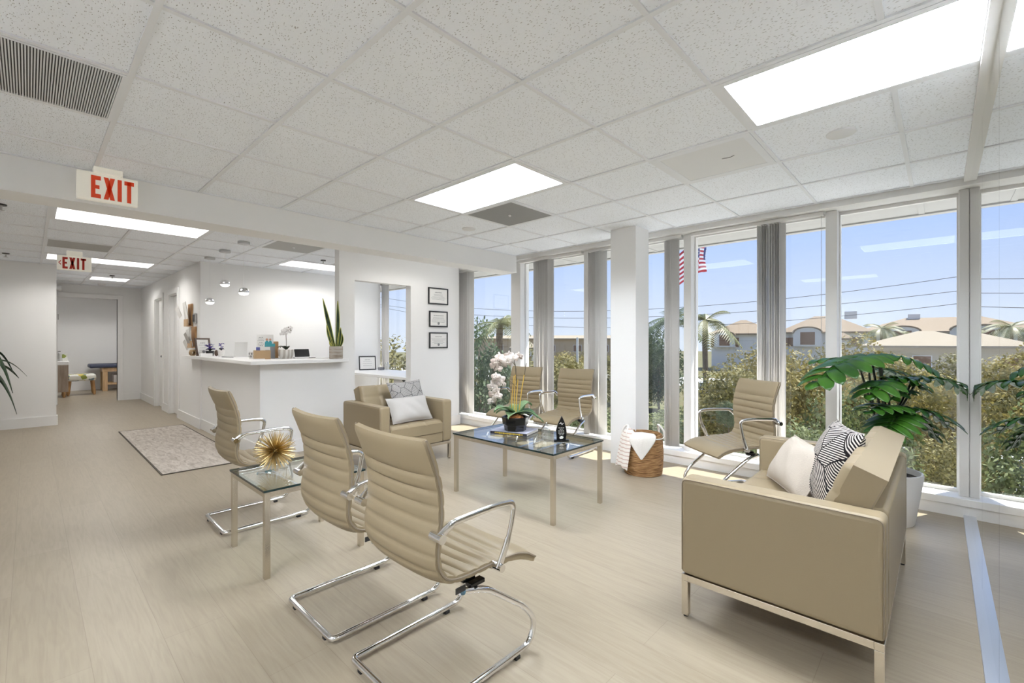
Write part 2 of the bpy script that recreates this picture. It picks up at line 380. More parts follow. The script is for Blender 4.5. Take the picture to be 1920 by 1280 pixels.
def catmull(pts, n=8):
    pts = [Vector(p) for p in pts]; P = [pts[0]*2-pts[1]] + pts + [pts[-1]*2-pts[-2]]; out = []
    for i in range(1, len(P)-2):
        for t in range(n):
            s = t/n; a, b, c, d = P[i-1], P[i], P[i+1], P[i+2]
            out.append(.5*((2*b) + (c-a)*s + (2*a-5*b+4*c-d)*s*s + (3*b-a-3*c+d)*s**3))
    out.append(pts[-1]); return out
# ------------------------------------------------------------------ room shell
CH = 2.45
def slab(name, mtl, *bx, kind='structure', bevel=0., parent=None):
    b = MB()
    for q in bx: b.box(*q)
    o = b.build(name, mtl, parent, smooth=False, bevel=bevel)
    if kind and not parent: o['kind'] = kind
    return o
slab('floor', W['floor'], (-1.75, 4.66, -.32, 16.5, -.12, 0))
slab('ceiling', W['tile'], (-1.7, 4.62, -.155, 4.26, CH+.006, CH+.05))
slab('ceiling', W['tile'], (-1.7, 4.62, 4.52, 16.5, CH+.006, CH+.05))
g = MB()
gx = [.309+.6096*k for k in range(-3, 8)]; gy = [1.986-.6096*k for k in range(-3, 4)]
LIGHTS = [(2.138, 2.747, 1.986, 3.205), (2.138, 2.747, -.16, .767), (-.91, -.30, .767, 1.986), (.125, 1.344, 5.55, 6.16), (.125, 1.344, 8.598, 9.208), (.735, 1.344, 11.036, 11.646), (2.563, 3.783, 6.769, 7.379)]
def tee(g, x0, x1, y0, y1, axis, z):
    # one tee, broken where it would run across a light panel
    c = (x0+x1)/2 if axis == 'y' else (y0+y1)/2; a, b = (y0, y1) if axis == 'y' else (x0, x1); cuts = []
    for l in LIGHTS:
        lo, hi, p, q = (l[0], l[1], l[2], l[3]) if axis == 'y' else (l[2], l[3], l[0], l[1])
        if lo+.02 < c < hi-.02: cuts.append((p, q))
    for p, q in sorted(cuts):
        if a < p < b or a < q < b:
            if p > a: g.box(*((x0, x1, a, p) if axis == 'y' else (a, p, y0, y1)), z, CH+.008)
            a = max(a, q)
    if a < b: g.box(*((x0, x1, a, b) if axis == 'y' else (a, b, y0, y1)), z, CH+.008)
for x in gx: tee(g, x-.012, x+.012, -.15, 4.247, 'y', CH-.002)
for y in gy: tee(g, -1.6, 4.6, y-.011, y+.011, 'x', CH-.001)
g.box(-1.6, 4.6, 4.229, 4.247, CH-.001, CH+.008); g.box(4.585, 4.605, -.15, 4.247, CH-.001, CH+.008)
g.build('ceiling_grid', W['tee'], smooth=False)['kind'] = 'structure'
g = MB()
hx = [.125+.6096*k for k in range(-2, 8)]; hy = [5.55+.6096*k for k in range(-1, 13)]
for x in hx: tee(g, x-.012, x+.012, 4.53, 7.88 if x > 1.7 else 13., 'y', CH-.002)
for y in hy: tee(g, -1.6, 1.72 if y > 7.9 else 4.6, y-.011, y+.011, 'x', CH-.001)
g.box(-1.6, 4.6, 4.53, 4.55, CH-.001, CH+.008)
g.build('ceiling_grid', W['tee'], smooth=False)['kind'] = 'structure'

slab('trim_1', W['wall'], (-1.6, 4.60, 4.247, 4.53, 2.225, CH+.02))                       # bulkhead beam
slab('wall_left', W['wall'], (-1.6, .29, 9.88, 10.0, 0, CH+.01))
slab('wall_west', W['wall'], (-1.72, -1.6, -.3, 10.0, 0, CH+.03))
slab('wall_south', W['wall'], (-1.72, 4.9, -.32, -.175, 0, CH+.03))
slab('wall_hall_left', W['wall'], (.17, .29, 10.0, 13.0, 0, CH+.01))
slab('wall_hall_end', W['wall'], (-.7, .40, 13.0, 13.12, 0, CH+.01), (1.32, 2.9, 13.0, 13.12, 0, CH+.01), (.40, 1.32, 13.0, 13.12, 2.19, CH+.01))
slab('wall_hall_right', W['wall'], (1.72, 1.84, 7.88, 9.33, 0, CH+.01), (1.72, 1.84, 9.98, 10.60, 0, CH+.01), (1.72, 1.84, 11.33, 13.0, 0, CH+.01),
     (1.72, 1.84, 9.33, 9.98, 2.10, CH+.01), (1.72, 1.84, 10.60, 11.33, 2.10, CH+.01))
slab('wall_back', W['wall'], (1.84, 4.66, 7.88, 8.0, 0, CH+.01))
slab('wall_front', W['wall'], (2.65, 2.855, 5.45, 5.57, 0, CH+.01), (3.70, 4.585, 5.45, 5.57, 0, CH+.01), (2.855, 3.70, 5.45, 5.57, 2.065, CH+.01))
slab('wall_counter_front', W['wall'], (1.74, 2.65, 5.44, 5.56, 0, 1.03))
slab('wall_counter_side', W['wall'], (1.74, 1.86, 5.56, 7.88, 0, 1.03))
slab('wall_exam_back', W['wall'], (-.7, 2.9, 16.4, 16.5, 0, CH+.01))
slab('wall_exam_left', W['wall'], (-.8, -.7, 13.0, 16.5, 0, CH+.01))
slab('wall_exam_right', W['wall'], (2.9, 3.0, 13.0, 16.5, 0, CH+.01))
slab('wall_pillar', W['wall'], (4.22, 4.50, 2.25, 2.54, 0, CH+.01))
bt, bh = .016, .145
def base(name, *bx): slab(name, W['trimw'], *bx)
base('baseboard_left', (-1.6, .306, 9.88-bt, 9.88, 0, bh), (.29, .306, 9.88, 10.0, 0, bh))
base('baseboard_hall_right', (1.72-bt, 1.72, 7.88, 9.24, 0, bh), (1.72-bt, 1.72, 11.42, 13.0, 0, bh), (1.72-bt, 1.72, 10.07, 10.51, 0, bh))
base('baseboard_counter', (1.74-bt, 1.74, 5.44, 7.88, 0, bh), (1.74-bt, 2.65, 5.44-bt, 5.44, 0, bh))
base('baseboard_front', (2.65, 2.855, 5.45-bt, 5.45, 0, bh), (3.70, 4.585+bt, 5.45-bt, 5.45, 0, bh))
base('baseboard_hall_end', (1.41, 1.70, 13-bt, 13, 0, bh), (.29, .31, 13-bt, 13, 0, bh))
base('baseboard_exam', (-.7, 2.9, 16.4-bt, 16.4, 0, bh))
# door casings and door leaves along the hall
slab('trim_2', W['trimw'], (.31, .40, 12.978, 13.0, 0, 2.28), (1.32, 1.41, 12.978, 13.0, 0, 2.28), (.40, 1.32, 12.978, 13.0, 2.19, 2.28),
     (.385, .40, 13.0, 13.12, 0, 2.19), (1.32, 1.335, 13.0, 13.12, 0, 2.19), bevel=.004)
def casing(name, y0, y1):
    slab(name, W['trimw'], (1.70, 1.72, y0-.09, y0, 0, 2.19), (1.70, 1.72, y1, y1+.09, 0, 2.19), (1.70, 1.72, y0, y1, 2.10, 2.19),
         (1.72, 1.84, y0-.002, y0+.014, 0, 2.10), (1.72, 1.84, y1-.014, y1+.002, 0, 2.10), (1.72, 1.84, y0, y1, 2.086, 2.10), bevel=.004)
casing('trim_3', 9.33, 9.98); casing('trim_4', 10.60, 11.33)
def door(name, y0, y1, knob, label):
    d = MB().box(1.775, 1.815, y0+.018, y1-.02, .01, 2.08).build(name, W['trimw'], bevel=.003, smooth=False); d['kind'] = 'structure'; d['label'] = label
    if knob:
        k = MB(); k.tube([(1.775, y0+.09, 1.0), (1.74, y0+.09, 1.0)], .009); k.ball((1.725, y0+.09, 1.0), .026)
        k.build('door_knob', W['black'], d)
    h = MB()
    for z in (.25, 1.05, 1.85): h.box(1.770, 1.778, y0+.012, y0+.022, z-.05, z+.05)
    h.build('door_hinge', W['hinge'], d, smooth=False)
    return d
door('door_1', 9.33, 9.98, False, 'white slab door nearer the reception counter in the hall')
door('door_2', 10.60, 11.33, True, 'white slab door with black knob farther along the hall')
h = MB()
for z in (.98, 1.78): h.box(.400, .414, 13.02, 13.07, z-.055, z+.055)
o = h.build('trim_5', W['hinge'], smooth=False); o['kind'] = 'structure'

# ------------------------------------------------------------------ window wall
slab('wall_sill', W['trimw'], (4.655, 4.92, -.32, 7.88, -.12, .085), (4.64, 4.92, -.32, 7.88, .085, .14), bevel=.004)
slab('trim_6', W['alu'], (4.60, 4.90, -.32, 7.88, 2.40, CH+.03))
slab('wall_facade', W['stuccow'], (4.90, 5.0, -8, 13, -4.2, .10), (4.90, 5.0, -8, 13, 2.42, 3.6))
slab('trim_7', W['soffit'], (4.90, 5.42, -8, 13, 2.415, 2.47), (5.42, 5.50, -8, 13, 2.40, 2.9))
for y in (-1.5, .12, 1.2, 2.6, 3.8, 5.0, 6.2, 7.4): slab('trim_8', W['soffit'], (4.92, 5.42, y-.02, y+.02, 2.408, 2.416))
mull = [(5.55, 5.67), (4.28, 4.46), (3.135, 3.218), (1.886, 1.964), (.639, .722), (-.155, -.10)]
for a, b in mull:
    slab('trim_9', W['alu'], (4.715, 4.83, a, b, .14, 2.40), (4.83, 4.89, a-.008, b+.008, .14, 2.40), bevel=.004)
bays = [(5.67, 7.86), (4.46, 5.55), (3.218, 4.28), (1.964, 3.135), (.722, 1.886), (-.10, .639)]
for i, (a, b) in enumerate(bays):
    w = MB().box(4.838, 4.844, a, b, .14, 2.40).build('window_%d' % (i+1), W['glass'], smooth=False); w['kind'] = 'structure'
    f = MB(); f.box(4.82, 4.86, a, b, .14, .165); f.box(4.82, 4.86, a, b, 2.375, 2.40); f.box(4.815, 4.83, a, a+.010, .165, 2.375); f.box(4.815, 4.83, b-.010, b, .165, 2.375)
    f.build('window_frame', W['alu'], w, smooth=False)

def blind(y0, y1, ys, label, wand=None, chain=None, light=(), turn=-.95):
    t = thing('vertical_blind', label, 'blind', (4.70, (y0+y1)/2, 2.40), group='vertical blinds drawn aside along the windows')
    c = (y0+y1)/2
    MB().box(-.028, .028, y0-c+.003, y1-c-.003, -.034, -.001).build('headrail', W['alu'], t, smooth=False, bevel=.003)
    for i, y in enumerate(ys):
        ang = turn + random.uniform(-.28, .28); b = MB(); rows = []
        for z in (-.040, -2.235):
            r = []
            for k in range(7):
                u = (k/6-.5)*.089; r.append((u*math.cos(ang), y-c + u*math.sin(ang) + .006*math.cos(u/.089*PI), z))
            rows.append(r)
        b.grid(rows)
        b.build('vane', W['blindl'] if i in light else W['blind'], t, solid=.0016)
    if wand is not None:
        MB().tube([(-.05, wand-c, -.04), (-.05, wand-c, -1.15)], .005, 8).build('wand', W['blindl'], t)
    if chain is not None:
        b = MB()
        for k in range(140): b.ball((-.03, chain-c, -.04-k*.0085), .0032, 6)
        b.build('bead_chain', W['steel'], t)
    return t
rg = lambda a, b, n: [a+(b-a)*i/(n-1) for i in range(n)]
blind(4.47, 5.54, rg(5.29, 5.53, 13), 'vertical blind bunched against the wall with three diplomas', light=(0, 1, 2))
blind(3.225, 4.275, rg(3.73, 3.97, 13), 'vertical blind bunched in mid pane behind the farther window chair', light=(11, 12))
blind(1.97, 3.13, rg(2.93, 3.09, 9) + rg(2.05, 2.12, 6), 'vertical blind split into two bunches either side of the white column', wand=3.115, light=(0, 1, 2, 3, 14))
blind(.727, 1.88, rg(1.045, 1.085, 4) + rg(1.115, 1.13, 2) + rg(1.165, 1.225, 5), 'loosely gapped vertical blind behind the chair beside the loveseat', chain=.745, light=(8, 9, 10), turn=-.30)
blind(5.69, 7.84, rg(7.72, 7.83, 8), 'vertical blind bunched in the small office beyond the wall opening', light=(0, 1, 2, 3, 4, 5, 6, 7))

# ------------------------------------------------------------------ mirrored wall
mw = struct('wall_mirror', 'mirrored wall of tall panels at the right edge of the room')
ed = [4.657, 3.312, 2.405, 1.30, .20, -.90, -1.6]
for a, b in zip(ed[1:], ed[:-1]):
    MB().box(a+.0015, b-.0015, -.162, -.155, .012, 2.43).build('mirror_panel', W['mirror'], mw, smooth=False)
MB().box(-1.6, 4.657, -.172, -.164, .012, 2.43).build('mirror_backing', W['seam'], mw, smooth=False)
slab('trim_10', W['track'], (-1.6, 4.655, -.175, -.122, 0, .022))
slab('trim_11', W['alu'], (-1.6, 4.66, -.175, -.122, 2.425, CH+.002))

# ------------------------------------------------------------------ ceiling fittings
def troffer(x0, x1, y0, y1, label, m='lamp'):
    t = thing('ceiling_light', label, 'ceiling light', ((x0+x1)/2, (y0+y1)/2, CH), group='recessed ceiling light panels')
    a, b = (x1-x0)/2, (y1-y0)/2; i = .034
    f = MB()
    for q in ((-a, a, -b, -b+i), (-a, a, b-i, b), (-a, -a+i, -b+i, b-i), (a-i, a, -b+i, b-i)): f.box(*q, -.004, .006)
    f.build('frame', W['tee'], t, smooth=False)
    MB().box(-a+i, a-i, -b+i, b-i, -.001, .005).build('diffuser', W[m], t, smooth=False)
troffer(2.15, 2.735, 1.998, 3.193, 'glowing ceiling panel beside the dark grey return panel')
troffer(2.15, 2.735, -.150, .755, 'large glowing ceiling panel cut off by the mirrored wall')
troffer(-.90, -.312, .779, 1.974, 'added glowing ceiling panel behind the viewer, out of view')  # unseen panel, added to bring more light into the room
troffer(.137, 1.332, 5.562, 6.148, 'long glowing ceiling panel just behind the nearer exit sign', 'lamph')
troffer(.137, 1.332, 8.610, 9.196, 'long glowing ceiling panel behind the farther exit sign', 'lamph')
troffer(.747, 1.332, 11.048, 11.634, 'short glowing ceiling panel deepest in the hall', 'lamph')
troffer(2.575, 3.770, 6.781, 7.367, 'glowing ceiling panel over the reception, behind the hanging globes', 'lamph')
troffer(.50, 1.69, 14.2, 14.79, 'unseen ceiling panel added to light the exam room', 'lampx')  # added light source, out of sight above the doorway head
troffer(2.90, 4.10, 4.60, 4.86, 'unseen slim panel added behind the bulkhead beam to light the diploma wall', 'lamph')  # added to brighten the diploma wall, hidden by the beam
def vent(x0, x1, y0, y1, m, label, grille=False, dot=False, pad=.0):
    t = thing('ceiling_vent', label, 'vent', ((x0+x1)/2, (y0+y1)/2, CH))
    a, b = (x1-x0)/2, (y1-y0)/2; i = .014 + pad; f = MB()
    for q in ((-a, a, -b, -b+i), (-a, a, b-i, b), (-a, -a+i, -b+i, b-i), (a-i, a, -b+i, b-i)): f.box(*q, -.003, .005)
    f.build('frame', W['tee'], t, smooth=False)
    if grille:
        MB().box(-a+i, a-i, -b+i, b-i, .003, .005).build('backing', W['void'], t, smooth=False)
        g = MB(); n = 62
        for k in range(n):
            x = -a+i + (2*a-2*i)*(k+.5)/n; g.box(x-.0024, x+.0024, -b+i, b-i, -.004, .003)
        g.build('grille', W['grille'], t, smooth=False)
    else:
        MB().box(-a+i, a-i, -b+i, b-i, -.001, .004).build('panel', m, t, smooth=False)
        if dot: MB().ball((0, 0, -.003), .014).build('sensor', W['whiteplastic'], t)
vent(-.290, .297, 2.608, 3.193, None, 'ribbed metal ceiling grille at the upper left', grille=True)
vent(2.759, 3.345, 2.608, 3.193, W['ventdark'], 'dark grey ceiling return panel beside the glowing panel over the coffee table', dot=True)
vent(2.759, 3.345, .779, 1.364, W['panel'], 'pale grey flat ceiling access panel near the windows', pad=.028)
vent(.137, .722, 7.391, 7.977, W['ventmid'], 'grey ceiling return panel between the two long hall lights')
vent(1.966, 2.551, 5.562, 6.148, W['ventmid'], 'grey ceiling return panel over the reception counter', dot=True)
c = [o for o in COL.objects if o.get('label', '').startswith('pale grey flat')][0]
MB().tube(catmull([(-.02, -.13, -.003), (-.005, -.10, -.003), (-.015, -.055, -.003)], 6), .002, 6).build('scratch_mark', W['ink'], c)
for (x, y, lb) in ((3.134, .407, 'round white ceiling speaker near the mirrored wall'), (3.141, 3.575, 'round white ceiling speaker near the bulkhead corner')):
    t = thing('ceiling_speaker', lb, 'speaker', (x, y, CH))
    MB().lathe([(.0001, -.006), (.066, -.006), (.070, -.003), (.070, .006)], n=32).build('cover', W['panel'], t)
def sprinkler(x, y, lb):
    t = thing('fire_sprinkler', lb, 'sprinkler', (x, y, CH))
    MB().lathe([(.0001, -.006), (.035, -.005), (.037, .02)], n=20).build('escutcheon', W['black'], t)
    b = MB(); b.tube([(0, 0, -.005), (0, 0, -.045)], .008, 8); b.lathe([(.0001, -.047), (.022, -.047), (.022, -.044), (.0001, -.044)], n=12); b.build('nozzle', W['steel'], t)
sprinkler(-.163, 5.86, 'ceiling fire sprinkler nearest the bulkhead at far left')
sprinkler(-.21, 9.06, 'ceiling fire sprinkler at far left close to the left wall')
sprinkler(1.02, 10.75, 'ceiling fire sprinkler between the two deepest hall lights')
sprinkler(2.92, 6.50, 'ceiling fire sprinkler in front of the reception light panel')
t = thing('smoke_detector', 'white round smoke detector at the end of the hall ceiling', 'smoke detector', (1.02, 12.45, CH))
MB().lathe([(.0001, -.035), (.05, -.033), (.062, -.018), (.066, .004)], n=24).build('housing', W['whiteplastic'], t)
t = thing('emergency_light', 'small white twin emergency light high at the end of the hall', 'emergency light', (.289, 12.3, 2.30))
MB().box(0, .07, -.14, .14, -.05, .05).build('housing', W['whiteplastic'], t, bevel=.01)
for s in (-1, 1):
    MB().lathe([(.03, 0), (.048, .05), (.048, .07), (.0001, .07)], n=16, M=Matrix.Translation((.07, s*.08, 0)) @ Matrix.Rotation(PI/2, 4, 'Y')).build('lamp_head', W['whiteplastic'], t)

# exit signs ---------------------------------------------------------
def letters(b, txt, h, d):
    """block capitals as solid strokes; x to the right, z up, d thickness toward -y"""
    s = h*.205; x = 0
    def q(pts): b.prism(pts, 0, d, M=Matrix(((.72, 0, 0, 0), (0, 0, -1, 0), (0, 1, 0, 0), (0, 0, 0, 1))))
    for ch in txt:
        if ch == 'E':
            w = h*.46
            for p in ([(x, 0), (x+s, 0), (x+s, h), (x, h)], [(x+s, 0), (x+w, 0), (x+w, s*.9), (x+s, s*.9)], [(x+s, h-s*.9), (x+w, h-s*.9), (x+w, h), (x+s, h)], [(x+s, h*.5-s*.4), (x+w*.86, h*.5-s*.4), (x+w*.86, h*.5+s*.4), (x+s, h*.5+s*.4)]): q(p)
        elif ch == 'X':
            w = h*.54
            q([(x, 0), (x+s*1.1, 0), (x+w, h), (x+w-s*1.1, h)]); q([(x+w-s*1.1, 0), (x+w, 0), (x+s*1.1, h), (x, h)])
        elif ch == 'I': w = s; q([(x, 0), (x+s, 0), (x+s, h), (x, h)])
        elif ch == 'T':
            w = h*.48; q([(x+w/2-s/2, 0), (x+w/2+s/2, 0), (x+w/2+s/2, h), (x+w/2-s/2, h)]); q([(x, h-s*.9), (x+w, h-s*.9), (x+w, h), (x, h)])
        elif ch == '<':
            w = h*.22; q([(x, h*.5), (x+w, h*.72), (x+w, h*.60), (x+w*.35, h*.5)]); q([(x, h*.5), (x+w*.35, h*.5), (x+w, h*.40), (x+w, h*.28)])
        x += w + h*.13
    return x - h*.13
def exit_sign(x0, y, z0, w, h, txt, red, label, lx):
    t = thing('exit_sign', label, 'exit sign', (x0+w/2, y, CH))
    MB().box(-w/2, w/2, -.022, .022, z0-CH, z0-CH+h).build('panel', W['exitp'], t, bevel=.004, smooth=False)
    MB().box(-.075, .075, -.035, .035, z0-CH+h, -.001).build('canopy', W['exitp'], t, bevel=.004, smooth=False)
    b = MB(); letters(b, txt, h*.80, .003)
    b.build('lettering', red, t, loc=(-w/2+lx, -.0215, z0-CH+h*.09), smooth=False)
exit_sign(.213, 4.13, 2.223, .313, .185, 'EXIT', W['exitr'], 'cream exit sign with red EXIT letters on the bulkhead, the nearer one', .070)
exit_sign(.245, 8.20, 2.20, .325, .185, '<EXIT', W['exitr2'], 'smaller looking exit sign with left arrow hanging in the hall', .012)
# ------------------------------------------------------------------ office chairs (x forward, origin on floor)
def make_chair(label):
    t = thing('cantilever_chair', label, 'chair', group='taupe ribbed cantilever chairs')
    prof = catmull([(-.247, 0, .947), (-.208, 0, .845), (-.187, 0, .76), (-.184, 0, .665), (-.194, 0, .60), (-.198, 0, .545), (-.188, 0, .492), (-.158, 0, .452), (-.115, 0, .432), (-.05, 0, .424),
                    (.05, 0, .422), (.13, 0, .421), (.20, 0, .415), (.265, 0, .396), (.318, 0, .366)], 10)
    # arc length, normals (front/up side)
    s = [0]
    for a, b in zip(prof, prof[1:]): s.append(s[-1]+(b-a).length)
    nor = []
    for i in range(len(prof)):
        a = prof[max(i-1, 0)]; b = prof[min(i+1, len(prof)-1)]; d = (b-a).normalized(); nor.append(Vector((-d.z, 0, d.x)))
    # nor must point to the sitter
    if nor[5].x < 0: nor = [-n for n in nor]
    tot = s[-1]; seam = .135; front = tot-.165
    def bulge(u):
        if u < seam: return .014*(1-((u/seam*2-1))**4)
        if u > front: return .020*(1-(((u-front)/(tot-front)*2-1))**4)
        p = .0545; n = round((front-seam)/p); w = (u-seam)/(front-seam)*n; fr = w-math.floor(w); return .0125*(1-abs(fr*2-1)**3.6)
    # resample finely so ribs read
    NP = 150; pts = []; nn = []
    for k in range(NP+1):
        u = tot*k/NP; i = max(j for j in range(len(s)) if s[j] <= u+1e-9); i = min(i, len(s)-2); f = (u-s[i])/(s[i+1]-s[i])
        pts.append((u, prof[i].lerp(prof[i+1], f), nor[i].lerp(nor[i+1], f).normalized()))
    split = [k for k in range(NP+1) if pts[k][1].z < .47 or pts[k][0] > .52][0]
    NW = 12
    def shell(k0, k1, name):
        b = MB(); ringF = []; ringB = []
        for k in range(k0, k1+1):
            u, p, n = pts[k]; hw = .235
            if u < .02: hw -= .010*(1-u/.02)
            rf = []; rb = []
            for j in range(NW+1):
                w = j/NW*2-1; edge = 1-abs(w)**6; th = .009+bulge(u)*(.35+.65*edge); sag = .016*(w*w) if u < .9*front else .006*w*w
                rf.append(p + n*(th+sag) + Vector((0, w*hw, 0))); rb.append(p + n*(-.009-bulge(u)*.85*(.3+.7*edge)+sag) + Vector((0, w*hw, 0)))
            ringF.append(rf); ringB.append(rb)
        rows = [f + list(reversed(bk)) for f, bk in zip(ringF, ringB)]
        b.grid(rows, wrap=True)
        n = 2*(NW+1); L = len(rows)
        b.add([], [])
        b.f.append([i for i in range(n)]); b.m.append(0)
        b.f.append([(L-1)*n+i for i in reversed(range(n))]); b.m.append(0)
        return b.build(name, W['leather'], t, ang=60)
    back = shell(0, split, 'backrest'); seat = shell(split, NP, 'seat')
    for o, k0, k1 in ((back, 0, split), (seat, split, NP)):
        for sy in (-1, 1): MB().tube([pts[k][1]+pts[k][2]*.017+Vector((0, sy*.236, 0)) for k in range(k0, k1+1, 2)], .0042, 6).build('edge_piping', W['piping'], o)
    for sy in (-1, 1):
        b = MB()
        path = fillet([(-.198, sy*.262, .628), (-.150, sy*.268, .665), (.06, sy*.272, .672), (.160, sy*.272, .660), (.135, sy*.268, .54), (.085, sy*.258, .425)], [.03, .05, .05, .035, .05, .05], 7)
        rr = [.016 if (i < 5 or i > len(path)-5) else .0125 for i in range(len(path))]
        b.tube(path, rr, 12, flat=.55, up=(0, sy, 0))
        a = b.build('armrest', W['chrome'], t, ang=60)
        MB().tube([(-.198, sy*.225, .628), (-.198, sy*.283, .628)], .016, 14).build('arm_bolt', W['chrome'], a)
        MB().tube([(.088, sy*.225, .428), (.088, sy*.277, .428)], .015, 14).build('arm_bolt', W['chrome'], a)
    b = MB()
    def side(y): return [(-.045, y*.93, .372), (.05, y, .352), (.275, y, .186), (.335, y, .10), (.300, y, .024), (-.245, y, .024)]
    L = fillet(side(.225), [0, .05, .09, .08, .10, 0], 8); R = fillet(side(-.225), [0, .05, .09, .08, .10, 0], 8)
    cr = fillet([(-.20, .225, .024), (-.25, .225, .024), (-.25, -.225, .024), (-.20, -.225, .024)], [.05]*4, 8)
    L[-1] = Vector((-.19, .225, .024)); R[-1] = Vector((-.19, -.225, .024))
    full = L + cr[1:-1] + list(reversed(R))
    b.tube(full, .0128, 14, up=(0, 1, 0))
    base = b.build('sled_base', W['chrome'], t, ang=60)
    for x, y in ((-.245, .16), (-.245, -.16), (.22, .225), (.22, -.225)): MB().box(x-.013, x+.013, y-.012, y+.012, 0, .014).build('floor_pad', W['rubber'], base, bevel=.002, smooth=False)
    for sy in (-1, 1): MB().tube([(-.046, sy*.209, .3725), (-.052, sy*.208, .374)], .0134, 14).build('tube_cap', W['tealcap'], base)
    b = MB()
    b.box(-.03, .03, -.19, .19, .385, .397); b.tube([(.0, -.225, .365), (.0, -.14, .39)], .011); b.tube([(.0, .225, .365), (.0, .14, .39)], .011); b.box(-.02, .05, -.222, -.19, .374, .390); b.box(-.02, .05, .19, .222, .374, .390)
    b.build('seat_bracket', W['blackg'], t, bevel=.003, smooth=False)
    b = MB(); b.box(-.105, -.060, -.2375, -.2345, .392, .413); b.build('care_tag', W['black'], seat, smooth=False)
    return t
ch = make_chair('taupe ribbed cantilever chair in the foreground, seen whole from behind')
ch.location = (1.13, 1.472, 0)
def chair_copy(x, y, rz, label): return copy_tree(ch, None, label, None, (x, y, 0), rz)
chair_copy(1.125, 2.09, 0, 'taupe ribbed cantilever chair between the foreground chair and the small glass side table')
chair_copy(1.13, 3.64, 0, 'taupe ribbed cantilever chair at the corner of the grey rug, before the reception counter')
chair_copy(4.29, 3.17, PI+.05, 'taupe ribbed cantilever chair by the windows, nearer the white column')
chair_copy(4.225, 3.89, PI+.11, 'taupe ribbed cantilever chair by the windows, half behind the orchid')
chair_copy(4.08, 1.26, math.radians(144), 'taupe ribbed cantilever chair by the windows behind the loveseat')

# ------------------------------------------------------------------ glass tables
def glass_table(name, label, x0, x1, y0, y1, h, leg, cat):
    t = thing(name, label, cat, ((x0+x1)/2, (y0+y1)/2, 0)); a, b = (x1-x0)/2, (y1-y0)/2; k = leg; th = .012
    ib = .006
    for sx in (-1, 1):
        for sy in (-1, 1):
            cx, cy = sx*(a-ib-k/2), sy*(b-ib-k/2)
            MB().box(cx-k/2, cx+k/2, cy-k/2, cy+k/2, 0, h-th).build('leg', W['nickel'], t, bevel=.0015, smooth=False)
    r = MB()
    for sy in (-1, 1): r.box(-a+ib+k, a-ib-k, sy*(b-ib-k/2)-k/2, sy*(b-ib-k/2)+k/2, h-th-k*.95, h-th)
    for sx in (-1, 1): r.box(sx*(a-ib-k/2)-k/2, sx*(a-ib-k/2)+k/2, -b+ib+k, b-ib-k, h-th-k*.95, h-th)
    r.build('frame', W['nickel'], t, bevel=.0015, smooth=False)
    g = MB().box(-a+.003, a-.003, -b+.003, b-.003, h-th+.001, h).build('glass_top', W['tglass'], t, smooth=False)
    e = MB()
    for q in ((-a, a, -b, -b+.003), (-a, a, b-.003, b), (-a, -a+.003, -b+.003, b-.003), (a-.003, a, -b+.003, b-.003)): e.box(*q, h-th+.001, h)
    e.build('glass_edge', W['gedge'], g, smooth=False)
    return t
glass_table('coffee_table', 'glass coffee table on a square steel frame carrying the orchid', 2.485, 3.125, 1.945, 3.035, .500, .030, 'coffee table')
glass_table('side_table', 'small square glass side table under the gold spiked ornament', .860, 1.450, 2.63, 3.235, .480, .030, 'side table')

# ------------------------------------------------------------------ loveseat and armchair (x across, sits facing +y, origin floor centre)
def tufted(b, x0, x1, y0, y1, zt, zb, nx, ny, depth, M=None, crown=.02, buttons=None, R=28):
    """button-tufted slab: top face dimpled on a grid"""
    rows = []
    for j in range(R+1):
        r = []
        for i in range(R*2+1):
            u = i/(R*2); v = j/R; x = x0+(x1-x0)*u; y = y0+(y1-y0)*v; d = 0
            ex = min(u*(x1-x0), (1-u)*(x1-x0)); ey = min(v*(y1-y0), (1-v)*(y1-y0)); e = min(ex, ey); rd = .03
            z = zt - (rd*(1-math.sqrt(max(0, 1-(1-min(e, rd)/rd)**2))) if e < rd else 0)
            if nx:
                gx_ = (u*(nx+1)); gy_ = (v*(ny+1)); fx = abs(gx_-round(gx_)); fy = abs(gy_-round(gy_))
                lx = math.exp(-(fx*(x1-x0)/(nx+1)/.012)**2) if 0 < round(gx_) < nx+1 else 0
                ly = math.exp(-(fy*(y1-y0)/(ny+1)/.012)**2) if 0 < round(gy_) < ny+1 else 0
                d = depth*.45*max(lx, ly)
                if 0 < round(gx_) < nx+1 and 0 < round(gy_) < ny+1:
                    q = math.hypot(fx*(x1-x0)/(nx+1), fy*(y1-y0)/(ny+1)); d = max(d, depth*math.exp(-(q/.03)**2))
            r.append((x, y, z-d))
        rows.append(r)
    b.grid(rows, M=M)
    # sides and bottom
    n = len(rows[0]); ring = rows[0] + [r[-1] for r in rows[1:]] + list(reversed(rows[-1]))[1:] + [r[0] for r in reversed(rows[1:-1])]
    low = [(p[0], p[1], zb) for p in ring]
    b.grid([low, ring], M=M, wrap=True); b.add(low, [tuple(range(len(low)-1, -1, -1))], 0, M)
